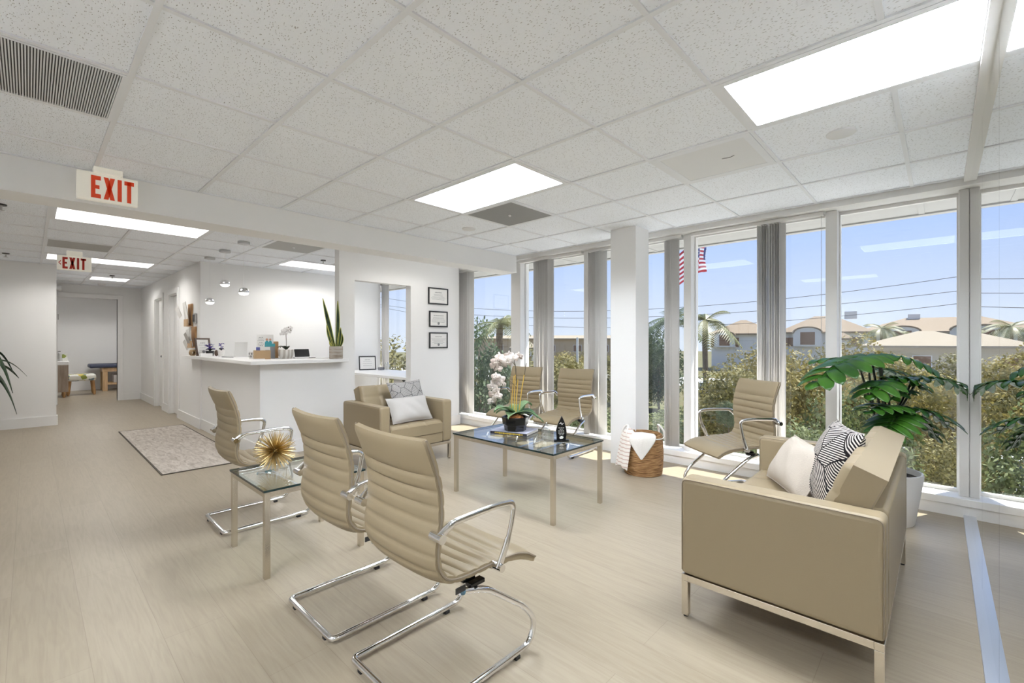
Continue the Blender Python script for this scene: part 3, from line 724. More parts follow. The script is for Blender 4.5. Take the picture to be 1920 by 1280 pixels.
def sofa(name, label, cat, loc, rz, w, d, arm=.115, zf=.197, za=.645, cush_nx=2, ccush=True):
    t = thing(name, label, cat, loc, rz); x = w/2; y = d/2; k = .030; lt = W['leather']
    f = MB()
    for sx in (-1, 1):
        for sy in (-1, 1):
            cx, cy = sx*(x-k/2-.004), sy*(y-k/2-.004)
            l = MB().box(cx-k/2, cx+k/2, cy-k/2, cy+k/2, .008, zf-k).build('leg', W['nickel'], t, bevel=.0015, smooth=False)
            MB().lathe([(.011, 0), (.011, .008)], (cx, cy, 0), 12).build('foot_glide', W['rubber'], l)
    for sy in (-1, 1): f.box(-x+.004, x-.004, sy*(y-.004)-(k if sy > 0 else 0), sy*(y-.004)+(0 if sy > 0 else k), zf-k, zf)
    for sx in (-1, 1): f.box(sx*(x-.004)-(k if sx > 0 else 0), sx*(x-.004)+(0 if sx > 0 else k), -y+.034, y-.034, zf-k, zf)
    f.build('frame', W['nickel'], t, bevel=.0015, smooth=False)
    for sx in (-1, 1):
        a0, a1 = (x-arm, x) if sx > 0 else (-x, -x+arm)
        o = MB().box(a0, a1, -y, y, zf+.001, za).build('arm_panel', lt, t, bevel=.022, seg=4, ang=50)
        for xx in (a0+.004, a1-.004):
            MB().tube(fillet([(xx, -y+.006, zf+.02), (xx, -y+.006, za-.006), (xx, y-.006, za-.006), (xx, y-.006, zf+.02)], .03, 5), .0022, 5).build('seam_piping', W['piping'], o)
    MB().box(-x+arm+.001, x-arm-.001, -y, -y+.12, zf+.001, za).build('back_panel', lt, t, bevel=.02, seg=4, ang=50)
    MB().box(-x+arm+.001, x-arm-.001, -y+.121, y-.012, zf+.001, zf+.105).build('seat_base', lt, t, bevel=.008, seg=3, ang=50)
    s = MB(); tufted(s, -x+arm+.004, x-arm-.004, -y+.125, y-.004, .435, zf+.108, cush_nx, 1, .016)
    s.build('seat_cushion', lt, t, ang=60)
    # leaning back cushion: local slab laid in (x,y) then tilted upright
    b = MB(); hc = .40; tk = .145
    M = Matrix.Translation((0, -y+.235, .438)) @ Matrix.Rotation(math.radians(-25), 4, 'X').inverted() @ Matrix.Rotation(PI/2, 4, 'X')
    M = Matrix.Translation((0, -y+.285, .438)) @ Matrix.Rotation(math.radians(22), 4, 'X') @ Matrix(((1, 0, 0, 0), (0, 0, 1, 0), (0, 1, 0, 0), (0, 0, 0, 1)))
    tufted(b, -x+arm+.006, x-arm-.006, 0, hc, 0, -tk, cush_nx, 2, .018, M=M)
    bc = b.build('back_cushion', lt, t, ang=60)
    p = MB(); r = [(-x+arm+.008, .006, -tk+.004), (-x+arm+.008, hc-.004, -tk+.004), (x-arm-.008, hc-.004, -tk+.004), (x-arm-.008, .006, -tk+.004)]
    p.tube([M @ Vector(q) for q in fillet(r, .02, 4)], .0025, 6); p.build('seam_piping', W['piping'], bc)
    return t
sofa('loveseat', 'taupe leather loveseat at lower right with its back to the mirrored wall', 'loveseat', (2.775, .513, 0), 0, 1.372, .745, cush_nx=4)
sofa('armchair', 'taupe leather tufted armchair in front of the wall with diplomas', 'armchair', (2.75, 4.29, 0), PI, .88, .75, cush_nx=2)

def pillow(name, label, mtl, w, h, puff, M, group=None, pipe=None, corner=.0):
    b = MB(); n = 20
    def pt(u, v, s):
        e = (1-abs(u)**2.6)*(1-abs(v)**2.6); e = max(e, 0)
        cx = 1-.055*(1-abs(u)**2)*0; sx = 1-.07*(1-v*v)*(abs(u)**3)*-1*0
        pin = .94+.06*abs(v)**2; pin2 = .94+.06*abs(u)**2
        return (u*w/2*pin, v*h/2*pin2, s*(puff*e**.48 + .004*math.sin(u*9+v*5)*e))
    for s in (1, -1):
        rows = [[pt(i/n*2-1, (j/n*2-1)*s, s) for i in range(n+1)] for j in range(n+1)]
        b.grid(rows)
    o = b.build(name, mtl, ang=80); o.matrix_world = M
    tag(o, label, 'pillow', group)
    if pipe:
        p = MB(); edge = [pt(u, -1, 0) for u in rg(-1, 1, 12)] + [pt(1, v, 0) for v in rg(-1, 1, 12)][1:] + [pt(u, 1, 0) for u in rg(1, -1, 12)][1:] + [pt(-1, v, 0) for v in rg(1, -1, 12)][1:-1]
        p.tube(edge, .004, 6, closed=True); p.build('welt', pipe, o)
    return o
def basis(c, ax, up):
    ax = Vector(ax).normalized(); up = Vector(up); up = (up-ax*up.dot(ax)).normalized(); n = ax.cross(up)
    return Matrix(((ax.x, up.x, n.x, c[0]), (ax.y, up.y, n.y, c[1]), (ax.z, up.z, n.z, c[2]), (0, 0, 0, 1)))
pillow('throw_pillow', 'plain oatmeal lumbar pillow on the loveseat', W['linen'], .52, .30, .075, basis((2.97, .585, .575), (-.855, -.52, 0), (.02, -.16, .24)), pipe=W['linen'])
pillow('throw_pillow', 'black and cream woven print pillow on the loveseat', W['print1'], .44, .43, .075, basis((2.80, .40, .655), (-.93, -.37, 0), (.04, -.14, .40)))
pillow('throw_pillow', 'plain pale grey lumbar pillow on the armchair', W['linen2'], .50, .28, .07, basis((2.77, 4.10, .565), (1, .02, 0), (0, .17, .30)), pipe=W['linen2'])
pillow('throw_pillow', 'grey geometric line print pillow on the armchair', W['print2'], .43, .40, .06, basis((2.87, 4.275, .66), (1, .0, .03), (0, .17, .34)))

# ------------------------------------------------------------------ rug
t = thing('rug', 'faded beige grey runner rug with dark binding by the reception counter', 'rug', (1.245, 6.93, 0))
MB().box(-.365, .365, -1.505, 1.505, 0, .008).build('pile', W['rug'], t, smooth=False)
b = MB()
for q in ((-.378, .378, -1.518, -1.505), (-.378, .378, 1.505, 1.518), (-.378, -.365, -1.505, 1.505), (.365, .378, -1.505, 1.505)): b.box(*q, 0, .009)
b.build('binding', W['rugedge'], t, smooth=False)

# ------------------------------------------------------------------ table decor
t = thing('spiked_ornament', 'gold metal urchin ornament on the small glass side table', 'ornament', (1.045, 3.00, .48))
MB().ball((0, 0, .125), .022, 12).build('core', W['gold'], t)
random.seed(3); sp = MB(); N = 330; dirs = []
for i in range(N):
    z = 1-2*(i+.5)/N; a = i*2.39996; r = math.sqrt(1-z*z); d = Vector((r*math.cos(a), r*math.sin(a), z)); d = (d+Vector((random.uniform(-1, 1), random.uniform(-1, 1), random.uniform(-1, 1)))*.06).normalized(); dirs.append((d, random.uniform(.115, .124)))
dirs.sort(key=lambda q: abs(q[0].dot(Vector((.33, .93, .1)))))
c0 = Vector((0, 0, .125))
for i, (d, L) in enumerate(dirs):
    if i < 100: MB().tube([c0+d*.018, c0+d*L], [.0024, .0010], 4).build('spike', W['gold'], t, smooth=False)
    else: sp.tube([c0+d*.018, c0+d*L], [.0024, .0010], 4)
o = sp.build('spike_cluster', W['gold'], t, smooth=False); o['kind'] = 'stuff'

def text_rows(b, x0, x1, z0, z1, n, y, rnd, h=.003):
    for i in range(n):
        z = z1-(z1-z0)*i/max(n-1, 1); w = (x1-x0)*rnd.uniform(.55, 1.)/2; c = (x0+x1)/2; x = c-w
        while x < c+w-.004:
            k = min(rnd.uniform(.006, .018), c+w-x); b.box(x, x+k, y-.0004, y, z-h/2, z+h/2); x += k+.004
# book under the orchid
t = thing('coffee_table_book', 'large hardcover book lying under the black orchid pot', 'book', (2.862, 2.662, .50), .30)
bw, bd, bhh = .34, .25, .026
MB().box(-.118, .122, -.165, .165, .003, bhh-.003).build('pages', W['bookin'], t, smooth=False)
b = MB(); b.box(-.128, .128, -.170, .170, 0, .003); b.box(-.128, -.124, -.170, .170, .003, bhh-.003); b.build('cover', W['book'], t, smooth=False)
MB().box(-.128, .128, -.170, .170, bhh-.003, bhh).build('front_cover', W['bookcover'], t, smooth=False)
b = MB(); rnd = random.Random(4); y = -.135
while y < .12:
    k = rnd.uniform(.004, .011); hgt = rnd.uniform(.005, .009); b.box(-.1288, -.1279, y, y+k, .013-hgt, .013+hgt*.6); y += k+.003
b.build('spine_lettering', W['goldink'], t, smooth=False)
# orchid
t = thing('orchid', 'tall pink white orchid with bamboo canes in a black faceted pot on the coffee table', 'orchid', (2.84, 2.635, .526))
b = MB(); b.lathe([(.092, 0), (.098, .045), (.108, .052), (.118, .118), (.110, .118), (.100, .09), (.0001, .088)], n=8); pot = b.build('pot', W['blackg'], t, bevel=.003, ang=25)
b = MB(); b.ball((-.025, -.025, .105), .074, 14, sc=(1, 1, .52)); b.build('moss', W['moss'], pot)
def oleaf(b, az, L, w, lift, droop):
    d = Vector((math.cos(az), math.sin(az), 0)); s = Vector((-d.y, d.x, 0)); rows = []
    for i in range(11):
        u = i/10; p = Vector((0, 0, .118)) + d*(L*u) + Vector((0, 0, lift*math.sin(u*PI*.62)-droop*u*u)); ww = w*math.sin(min(1, u*1.02+.06)*PI)**.62 if u < .98 else .004
        rows.append([p + s*(ww*k) + Vector((0, 0, .22*w*abs(k)**1.5)) for k in (-1, -.5, 0, .5, 1)])
    b.grid(rows)
R_ = math.radians
for az, L, w, li, dr in ((R_(160), .20, .082, .11, .06), (R_(120), .17, .075, .07, .05), (R_(-30), .15, .075, .13, .04), (R_(-55), .19, .080, .08, .09), (R_(-48), .24, .060, .06, .11), (R_(30), .16, .07, .09, .03), (R_(-160), .15, .060, .07, .07)):
    b = MB(); oleaf(b, az, L, w, li, dr); b.build('leaf', W['oleaf'], t, solid=.003, ang=80)
RR = Vector((.6856, -.728, 0)); FF = Vector((.728, .6856, 0))
def P(r, z, f=0): return RR*r + FF*f + Vector((0, 0, z))
for pts in ([P(-.01, .09), P(-.008, .28), P(.0, .47)], [P(.004, .09), P(.010, .27), P(.022, .43)], [P(-.03, .09, .02), P(-.03, .27, .02), P(-.012, .46, .02)], [P(.022, .09), P(.055, .35), P(.075, .47)]): MB().tube(pts, .0042, 8).build('cane', W['cane'], t)
stems = [catmull([P(.0, .42), P(.005, .52), P(-.02, .575), P(-.07, .60), P(-.14, .585), P(-.19, .50)], 6), catmull([P(.022, .38), P(.006, .46), P(.0, .55), P(-.01, .59), P(.02, .61)], 6),
         catmull([P(.01, .36), P(-.03, .405), P(-.075, .425), P(-.115, .38), P(-.135, .30), P(-.165, .235), P(-.19, .20)], 6), catmull([P(.075, .46), P(.085, .52), P(.095, .57)], 4)]
for q in stems: MB().tube(q, .0028, 6).build('flower_stem', W['darkstem'], t)
def blossom(c, face, sz, m, rs):
    b = MB(); f = Vector(face).normalized(); u = f.cross(Vector((0, 0, 1))).normalized(); v = u.cross(f)
    for i, (a, L, w) in enumerate(((90, 1, .55), (205, .95, .5), (335, .95, .5), (20, 1.05, .95), (160, 1.05, .95))):
        a = math.radians(a+rs.uniform(-8, 8)); d = u*math.cos(a)+v*math.sin(a); s = f.cross(d); rows = []
        for k in range(7):
            q = k/6; ww = sz*w*.5*math.sin(min(.97, q*.93+.05)*PI)**.7; p = Vector(c)+d*(sz*L*q)+f*(.12*sz*math.sin(q*2.5)-.15*sz*q*q)
            rows.append([p+s*(ww*j)+f*(.05*sz*j*j) for j in (-1, 0, 1)])
        b.grid(rows)
    b.ball(Vector(c)+f*.008, sz*.16, 6)
    o = b.build('blossom', m, t, ang=80, solid=.0012); return o
rs = random.Random(11)
for (r, z) in ((-.02, .612), (.030, .625), (-.055, .635), (-.095, .60), (-.135, .615), (-.165, .575), (-.115, .555), (-.185, .545), (-.07, .575), (-.15, .52), (-.165, .45), (-.135, .425), (-.175, .40), (-.12, .385), (-.195, .36), (-.16, .335), (-.185, .30), (-.15, .29), (-.20, .245)):
    blossom(P(r, z, rs.uniform(-.03, .03)), -FF + RR*rs.uniform(-.8, .8) + Vector((0, 0, rs.uniform(-.4, .3))), rs.uniform(.042, .055), W['petal'], rs)
for (r, z) in ((-.195, .49), (-.175, .475), (-.19, .22), (-.175, .215), (-.165, .205)): MB().ball(P(r, z), .0095, 8, sc=(1, 1, 1.3)).build('bud', W['stem'], t)
# black award
t = thing('award', 'black flame shaped award with white engraving on the coffee table', 'award', (2.862, 2.165, .50), -.75)
MB().prism([(-.062+.02*0, -.028), (.055, -.030), (.066, .012), (-.050, .030)], 0, .013).build('base', W['blackg'], t, bevel=.003, smooth=False)
pts = [(-.036, .012), (.036, .012), (.043, .08), (.026, .150), (.004, .197), (-.020, .150), (-.041, .09)]
MY = Matrix(((1, 0, 0, 0), (0, 0, 1, 0), (0, 1, 0, 0), (0, 0, 0, 1)))
MB().prism(pts, -.010, .010, M=MY).build('blade', W['blackg'], t, bevel=.003, smooth=False)
b = MB(); rnd = random.Random(6); text_rows(b, -.026, .026, .050, .105, 6, -.0104, rnd, .0028)
b.tube([(-.014, -.0106, .135), (-.004, -.0106, .146), (.004, -.0106, .130), (.016, -.0106, .142)], .0025, 5); b.prism([(-.012, .018), (.010, .020), (.018, .034), (.002, .042), (-.016, .034)], .0102, .0108, M=MY.copy() @ Matrix.Scale(-1, 4, (0, 0, 1)))
b.build('engraving', W['paper'], t, smooth=False)
# clear crystal
t = thing('crystal_ornament', 'clear cut glass teardrop beside the black award', 'ornament', (2.765, 2.235, .50))
MB().lathe([(.0001, 0), (.034, .004), (.040, .03), (.034, .07), (.022, .11), (.008, .145), (.0001, .152)], n=9).build('body', W['clear'], t, ang=20)

# ------------------------------------------------------------------ basket with throws
t = thing('basket', 'round woven seagrass basket with white rope handles by the white column', 'basket', (4.125, 2.12, 0))
pr = []
for i in range(61):
    z = .385*i/60; r = .176+.012*math.sin(z/.385*PI)+.0035*abs(math.sin(i*PI/2.5)); pr.append((r, z))
pr += [(.168, .385), (.160, .36), (.160, .06), (.0001, .05)]
MB().lathe(pr, n=40, wob=lambda a, z: 1+.006*math.sin(a*17+z*90)).build('body', W['basket'], t, ang=70)
for az, lean in ((R_(-42), 1), (R_(138), 1)):
    c = Vector((math.cos(az), math.sin(az), 0)); s = Vector((-c.y, c.x, 0))
    q = catmull([c*.187+s*-.062+Vector((0, 0, .335)), c*.184+s*-.060+Vector((0, 0, .40)), c*.165+s*-.040+Vector((0, 0, .445)), c*.155+Vector((0, 0, .462)), c*.165+s*.040+Vector((0, 0, .445)), c*.184+s*.060+Vector((0, 0, .40)), c*.187+s*.062+Vector((0, 0, .335))], 6)
    MB().tube(q, .010, 10).build('handle', W['cotton'], t)
q = [Vector((math.cos(a)*.192, math.sin(a)*.192, .357+.003*math.sin(a*5))) for a in rg(0, 2*PI*35/36, 36)]
MB().tube(q, .005, 6, closed=True).build('rim_rope', W['cotton'], t)
def cloth(name, label, m, rows, cat, solid=.006):
    b = MB(); b.grid(rows); o = b.build(name, m, ang=80, solid=solid, sub=1); return tag(o, label, cat)
bc = Vector((4.125, 2.12, 0))
def rim(az, r, z): return bc + Vector((math.cos(az)*r, math.sin(az)*r, z))
# striped throw: over the rim on the far left side (toward +y)
rows = []
for i in range(13):
    u = i/12; r = []
    for k in range(15):
        v = k/14*2-1; az = R_(146)+v*R_(31)*(1-.1*u); rad = .12+.085*min(1, u*3.0)+.085*max(0, u-.33)+.010*math.sin(v*11+u*2)*min(1, u*2)
        z = .40+.028*math.sin(min(1, u*3)*PI)*(1) - max(0, u-.28)*.46 + .02*math.sin(v*3+1)
        r.append(rim(az, rad, max(z, .05)))
    rows.append(r)
cloth('throw_blanket', 'striped cream and rust throw hanging over the left side of the basket', W['throw'], rows, 'throw')
rows = []
for i in range(13):
    u = i/12; r = []
    for k in range(13):
        v = k/12*2-1; wid = R_(42)*(1 - max(0, u-.35)/.65*.97); az = R_(203)+v*wid; rad = .10+.108*min(1, u*2.6)+.006*math.cos(v*7)*(1-u)
        z = .392+.030*math.sin(min(1, u*2.6)*PI) - max(0, u-.33)*.33 - .02*abs(v)*(1-u)
        r.append(rim(az, rad, z))
    rows.append(r)
cloth('throw_blanket', 'plain white throw folded to a point over the front of the basket', W['cotton'], rows, 'throw')
# ------------------------------------------------------------------ reception counter
b = MB(); b.prism([(1.60, 5.29), (2.695, 5.29), (2.695, 5.44), (2.648, 5.44), (2.648, 5.72), (2.02, 5.72), (2.02, 7.875), (1.725, 7.875), (1.715, 7.885), (1.715, 8.42), (1.60, 8.42)], 1.03, 1.07)
o = b.build('reception_counter', W['trimw'], bevel=.004, smooth=False); tag(o, 'white L shaped reception counter top on the low white wall', 'counter')
ZC = 1.07
def frame(name, label, cat, loc, rz, w, h, bw, mtl, lean=0., stand=False, rows=5, seal=None, group=None, dep=.02, head=True, seed=1):
    """portrait facing local -y, bottom centre at origin"""
    t = thing(name, label, cat, loc, rz, group); M = Matrix.Rotation(-lean, 4, 'X')
    b = MB()
    for q in ((-w/2, w/2, 0, bw), (-w/2, w/2, h-bw, h), (-w/2, -w/2+bw, bw, h-bw), (w/2-bw, w/2, bw, h-bw)): b.box(q[0], q[1], -dep/2, dep/2, q[2], q[3], M=M)
    b.build('frame', mtl, t, bevel=.002, smooth=False)
    s = MB().box(-w/2+bw*.9, w/2-bw*.9, -dep*.1, dep*.35, bw*.9, h-bw*.9, M=M).build('sheet', W['paper'], t, smooth=False)
    rnd = random.Random(seed); k = MB(); y = -dep*.1-.0006; a, c = -w/2+bw*1.9, w/2-bw*1.9; kk = MB()
    if head: text_rows(kk, a*.7, c*.7, h*.72, h*.72, 1, y, rnd, .009)
    text_rows(kk, a, c, h*.30, h*.60, rows, y, rnd, .004)
    if seal is not None: kk.lathe([(.0001, 0), (h*.085, 0), (h*.085, .0006)], (0, 0, 0), 14, M=Matrix.Translation((seal*w, y, h*.23)) @ Matrix.Rotation(PI/2, 4, 'X'))
    for p in kk.v: pass
    kk.v = [M @ p for p in kk.v]; kk.build('printed_text', W['ink'], s, smooth=False)
    if stand: MB().prism([(0, 0), (.09, 0), (.0, h*.55)], -.02, .02, M=M @ Matrix(((0, 0, 1, 0), (1, 0, 0, 0), (0, 1, 0, 0), (0, 0, 0, 1)))).build('easel_back', W['black'], t, smooth=False)
    return t
for i, (x, z0, w, h, lb, sl) in enumerate(((4.176, 1.829, .364, .246, 'black framed diploma, topmost of the three on the front wall', None), (4.180, 1.494, .338, .236, 'black framed diploma, middle of the three on the front wall', 0), (4.180, 1.180, .338, .235, 'black framed diploma, lowest of the three on the front wall', 0))):
    frame('framed_diploma', lb, 'diploma', (x, 5.437, z0), 0, w, h, .018, W['black'], seal=sl, group='framed diplomas', seed=i+1)
# four frames on the wall behind the viewer, seen only as reflections in the window glass
for i, (y, z, w, h, lb) in enumerate(((3.77, 1.06, .34, .25, 'black framed certificate on the west wall, mirrored small beside the right window chair'), (3.29, 1.00, .44, .31, 'larger black framed certificate on the west wall, mirrored in the window glass'), (3.61, 1.42, .45, .27, 'wide black framed certificate in the upper row on the west wall'), (3.00, 1.41, .40, .27, 'black framed certificate at the end of the upper row on the west wall'))):
    frame('framed_certificate', lb, 'certificate', (-1.587, y, z), PI/2, w, h, .022, W['black'], seal=0, group='framed certificates on the west wall', seed=20+i)
# pendants
for (x, y, zb, lb) in ((1.735, 5.97, 1.868, 'chrome globe pendant lamp on the right of three over the counter'), (1.73, 6.70, 2.028, 'chrome globe pendant lamp in the middle hanging highest over the counter'), (1.727, 7.40, 1.842, 'chrome globe pendant lamp on the left, farthest along the counter')):
    t = thing('pendant_lamp', lb, 'pendant lamp', (x, y, CH), group='chrome globe pendants over the counter')
    MB().lathe([(.0001, -.026), (.062, -.026), (.064, -.022), (.064, .002)], n=28).build('canopy', W['steel'], t)
    MB().tube([(0, 0, -.02), (0, 0, zb-CH+.045)], .0016, 6).build('cord', W['whiteplastic'], t)
    c = (0, 0, zb-CH)
    MB().lathe([(.0001, .046), (.018, .045), (.040, .036), (.052, .018), (.055, 0), (.052, -.018)], c, 24).build('shade', W['chrome'], t)
    MB().lathe([(.053, -.016), (.048, -.030), (.030, -.042), (.0001, -.047)], c, 24).build('diffuser', W['globe'], t)
# items along the counter
t = frame('framed_sign', 'dark wood framed lettering sign leaning at the far end of the counter', 'sign', (1.735, 7.74, ZC+.004), .30, .205, .26, .022, W['walnut'], lean=.20, rows=3, seal=0, stand=True, seed=9)
t = thing('tape_roll', 'small round wicker coaster standing at the far end of the counter', 'coaster', (1.655, 8.02, ZC), .5)
MB().lathe([(.022, -.02), (.046, -.02), (.046, .02), (.022, .02)], (0, 0, .046), 24, M=Matrix.Translation((0, 0, .046)) @ Matrix.Rotation(PI/2, 4, 'X') @ Matrix.Translation((0, 0, -.046)), caps=False).build('ring', W['wicker'], t)
t.name = 'wicker_ring'; t['label'] = 'small round wicker ring standing at the far end of the counter'; t['category'] = 'ornament'
t = thing('card_box', 'low white card holder in front of the dark framed sign', 'card holder', (1.72, 7.58, ZC), .35)
MB().box(-.085, .085, -.02, .02, 0, .042).build('box', W['trimw'], t, bevel=.003, smooth=False)
def flower_pot(loc, label, potm, r, h, fl, n, spread, seed):
    t = thing('flower_pot', label, 'flower pot', loc)
    MB().lathe([(r*.75, 0), (r, h*.95), (r*.96, h), (r*.85, h*.9), (.0001, h*.88)], n=20).build('pot', potm, t)
    rnd = random.Random(seed); f = MB()
    for i in range(n):
        a = rnd.uniform(0, 2*PI); rr = rnd.uniform(0, spread); c = Vector((rr*math.cos(a), rr*math.sin(a), h+rnd.uniform(.02, .10)))
        for k in range(5):
            q = 2*PI*k/5+a; d = Vector((math.cos(q), math.sin(q), rnd.uniform(-.2, .7)))*.026; s = Vector((-math.sin(q), math.cos(q), .2))*.012
            f.add([c, c+d*.6+s, c+d, c+d*.6-s], [(0, 1, 2, 3)])
    f.build('flowers', fl, t, smooth=False)
    g = MB()
    for i in range(9):
        a = rnd.uniform(0, 2*PI); d = Vector((math.cos(a), math.sin(a), 0)); s = Vector((-d.y, d.x, 0)); c = Vector((0, 0, h*.9))
        g.add([c, c+d*spread*.7+s*.018+Vector((0, 0, .04)), c+d*spread*1.3+Vector((0, 0, .02)), c+d*spread*.7-s*.018+Vector((0, 0, .04))], [(0, 1, 2, 3)])
    g.build('leaf', W['stem'], t, smooth=False)
flower_pot((1.79, 7.66, ZC), 'purple flowers in a black pot beside the dark framed sign', W['black'], .055, .075, W['purple'], 18, .05, 2)
t = thing('wood_tag', 'dark brown oval wood block right of the black flower pot', 'ornament', (1.835, 7.52, ZC), .2)
MB().ball((0, 0, .045), .045, 12, sc=(.6, .35, 1)).build('block', W['walnut'], t); t.name = 'wood_block'
flower_pot((1.865, 7.40, ZC), 'small purple flowers in a plain white cup on the counter', W['pot'], .045, .085, W['purple'], 5, .03, 5)
t = thing('pen', 'thin dark pen lying on the counter before the white flower cup', 'pen', (1.80, 6.86, ZC+.005), 1.95)
MB().tube([(-.11, 0, 0), (.10, 0, 0), (.115, 0, 0)], [.004, .004, .001], 8).build('barrel', W['black'], t); MB().tube([(-.105, .004, .004), (-.06, .004, .004)], .0015, 6).build('clip', W['steel'], t)
t = thing('sign_holder', 'blank white upright acrylic sign holder at the bend of the counter', 'sign holder', (1.975, 6.94, ZC), .25)
MB().box(-.085, .085, -.004, .004, .004, .205, M=Matrix.Rotation(.12, 4, 'X')).build('panel', W['paper'], t, smooth=False, bevel=.002); MB().box(-.08, .08, -.045, .045, 0, .005).build('base', W['whiteplastic'], t, smooth=False)
t = thing('patterned_cup', 'small white cup with dark patterned blocks at the counter corner', 'cup', (1.87, 6.10, ZC))
MB().lathe([(.036, 0), (.040, .085), (.036, .086), (.033, .01), (.0001, .008)], n=20).build('body', W['pot'], t)
b = MB()
for i in range(8):
    for j in range(2):
        M = Matrix.Rotation(2*PI*i/8+.2*j, 4, 'Z'); b.box(.0375+.0008*j, .0402+.0012*j, -.008, .008, .018+.032*j, .042+.032*j, M=M)
b.build('pattern', W['ink'], t, smooth=False)
t = thing('desk_organizer', 'tan cardboard desk organizer holding leaflets on the counter', 'organizer', (1.905, 5.885, ZC), -.20)
b = MB(); b.box(-.085, .085, -.055, -.051, 0, .105); b.box(-.085, .085, .051, .055, 0, .105); b.box(-.085, -.081, -.051, .051, 0, .105); b.box(.081, .085, -.051, .051, 0, .105); b.box(-.081, .081, -.051, .051, 0, .004)
b.build('box', W['card'], t, smooth=False)
MB().box(-.10, .02, -.105, -.065, 0, .008).build('tray', W['whiteplastic'], t, smooth=False)
def leaflet(loc, rz, w, h, lean, label, parts):
    t = thing('brochure', label, 'brochure', loc, rz); M = Matrix.Rotation(-lean, 4, 'X')
    MB().box(-w/2, w/2, -.002, .002, 0, h, M=M).build('sheet', W['paper'], t, smooth=False)
    for nm, m, q in parts: MB().box(q[0]*w, q[1]*w, -.0032, -.002, q[2]*h, q[3]*h, M=M).build(nm, m, t, smooth=False)
    return t
t = leaflet((1.975, 5.985, ZC), -.22, .18, .295, .10, 'tall white brochure with two people in teal on the cover', ())
M = Matrix.Rotation(-.10, 4, 'X'); b = MB(); rnd = random.Random(3); text_rows(b, -.08, -.01, .16, .26, 6, -.0022, rnd, .006); b.v = [M @ p for p in b.v]; b.build('printed_text', W['ink'], t, smooth=False)
for (x, s) in ((.018, 1.), (.055, .85)):
    b = MB(); b.ball((x, -.003, .235), .013*s, 8, sc=(1, .15, 1.2), M=M); b.build('printed_head', W['skin'], t)
    b = MB(); b.prism([(x-.026*s, .12), (x+.026*s, .12), (x+.022*s, .20), (x+.008, .22), (x-.008, .22), (x-.022*s, .20)], -.0036, -.0021, M=M @ Matrix(((1, 0, 0, 0), (0, 0, 1, 0), (0, 1, 0, 0), (0, 0, 0, 1)))); b.build('printed_shirt', W['teal'], t, smooth=False)
leaflet((1.925, 5.905, ZC+.02), -.20, .15, .125, .10, 'blue and white leaflet standing inside the tan organizer', (('blue_band', W['blueink'], (-.5, -.22, .02, .98)), ('photo', W['ink'], (.15, .45, .1, .7))))
leaflet((2.02, 5.945, ZC), -.25, .10, .185, .08, 'dark teal narrow leaflet right of the tan organizer', (('cover_print', W['ink'], (-.5, .5, 0, .80)), ('teal_top', W['teal'], (-.5, .5, .80, 1.0))))
t = thing('wooden_stand', 'narrow brown wooden upright stand right of the brochures', 'stand', (2.105, 6.03, ZC), -.2)
MB().box(-.028, .028, -.05, .05, 0, .21).build('post', W['oak'], t, bevel=.004, smooth=False); MB().box(-.06, .06, -.07, .07, 0, .006).build('base', W['steel'], t, smooth=False)
# small orchid in ribbed pot
t = thing('orchid', 'small white orchid in a ribbed stone pot on the counter', 'orchid', (2.165, 5.85, ZC))
MB().lathe([(.062, 0), (.083, .04), (.089, .11), (.085, .112), (.078, .095), (.0001, .09)], n=36, wob=lambda a, z: 1+.015*math.cos(a*18)).build('pot', W['potrib'], t)
MB().tube(catmull([(0, 0, .09), (.004, 0, .2), (.0, .0, .30), (.012, -.01, .345), (.045, -.015, .36)], 6), .0035, 6).build('stem', W['darkstem'], t)
for az, L in ((R_(-150), .10), (R_(170), .09), (R_(-95), .07)):
    b = MB(); oleaf(b, az, L, .035, .06, .03); b.v = [v-Vector((0, 0, .012)) for v in b.v]; b.build('leaf', W['stem'], t, solid=.003)
rs = random.Random(5)
for (x, z) in ((-.03, .335), (.0, .355), (-.015, .305), (.03, .325), (.045, .37), (-.045, .30)): blossom((x*.8, -x*.6-.01, z), (-.7, -.7, .1), .036, W['petalw'], rs)
for q in ((.03, .385), (.055, .365), (.06, .345)): MB().ball((q[0]*.7, -q[0]*.7, q[1]), .008, 8).build('bud', W['darkstem'], t)
t = thing('card_reader', 'black tilted tablet on a small white stand on the counter', 'tablet', (2.33, 5.77, ZC), -.15)
M = Matrix.Translation((0, 0, .02)) @ Matrix.Rotation(-.5, 4, 'X')
MB().box(-.085, .085, -.008, .008, 0, .105, M=M).build('screen', W['black'], t, bevel=.003, smooth=False); MB().box(-.095, .095, -.05, .06, 0, .02).build('stand', W['whiteplastic'], t, bevel=.004, smooth=False)
t = thing('paper_stack', 'loose stack of papers with a pen lying on the counter', 'papers', (2.44, 5.58, ZC), -.1)
for i in range(4): MB().box(-.10+.008*i, .11+.004*i, -.08, .08, .0025*i, .0025*i+.002).build('sheet', W['paper'], t, smooth=False, rot=(0, 0, .07*i))
MB().tube([(-.11, -.02, .014), (-.02, .03, .014)], .004, 6).build('pen', W['black'], t)
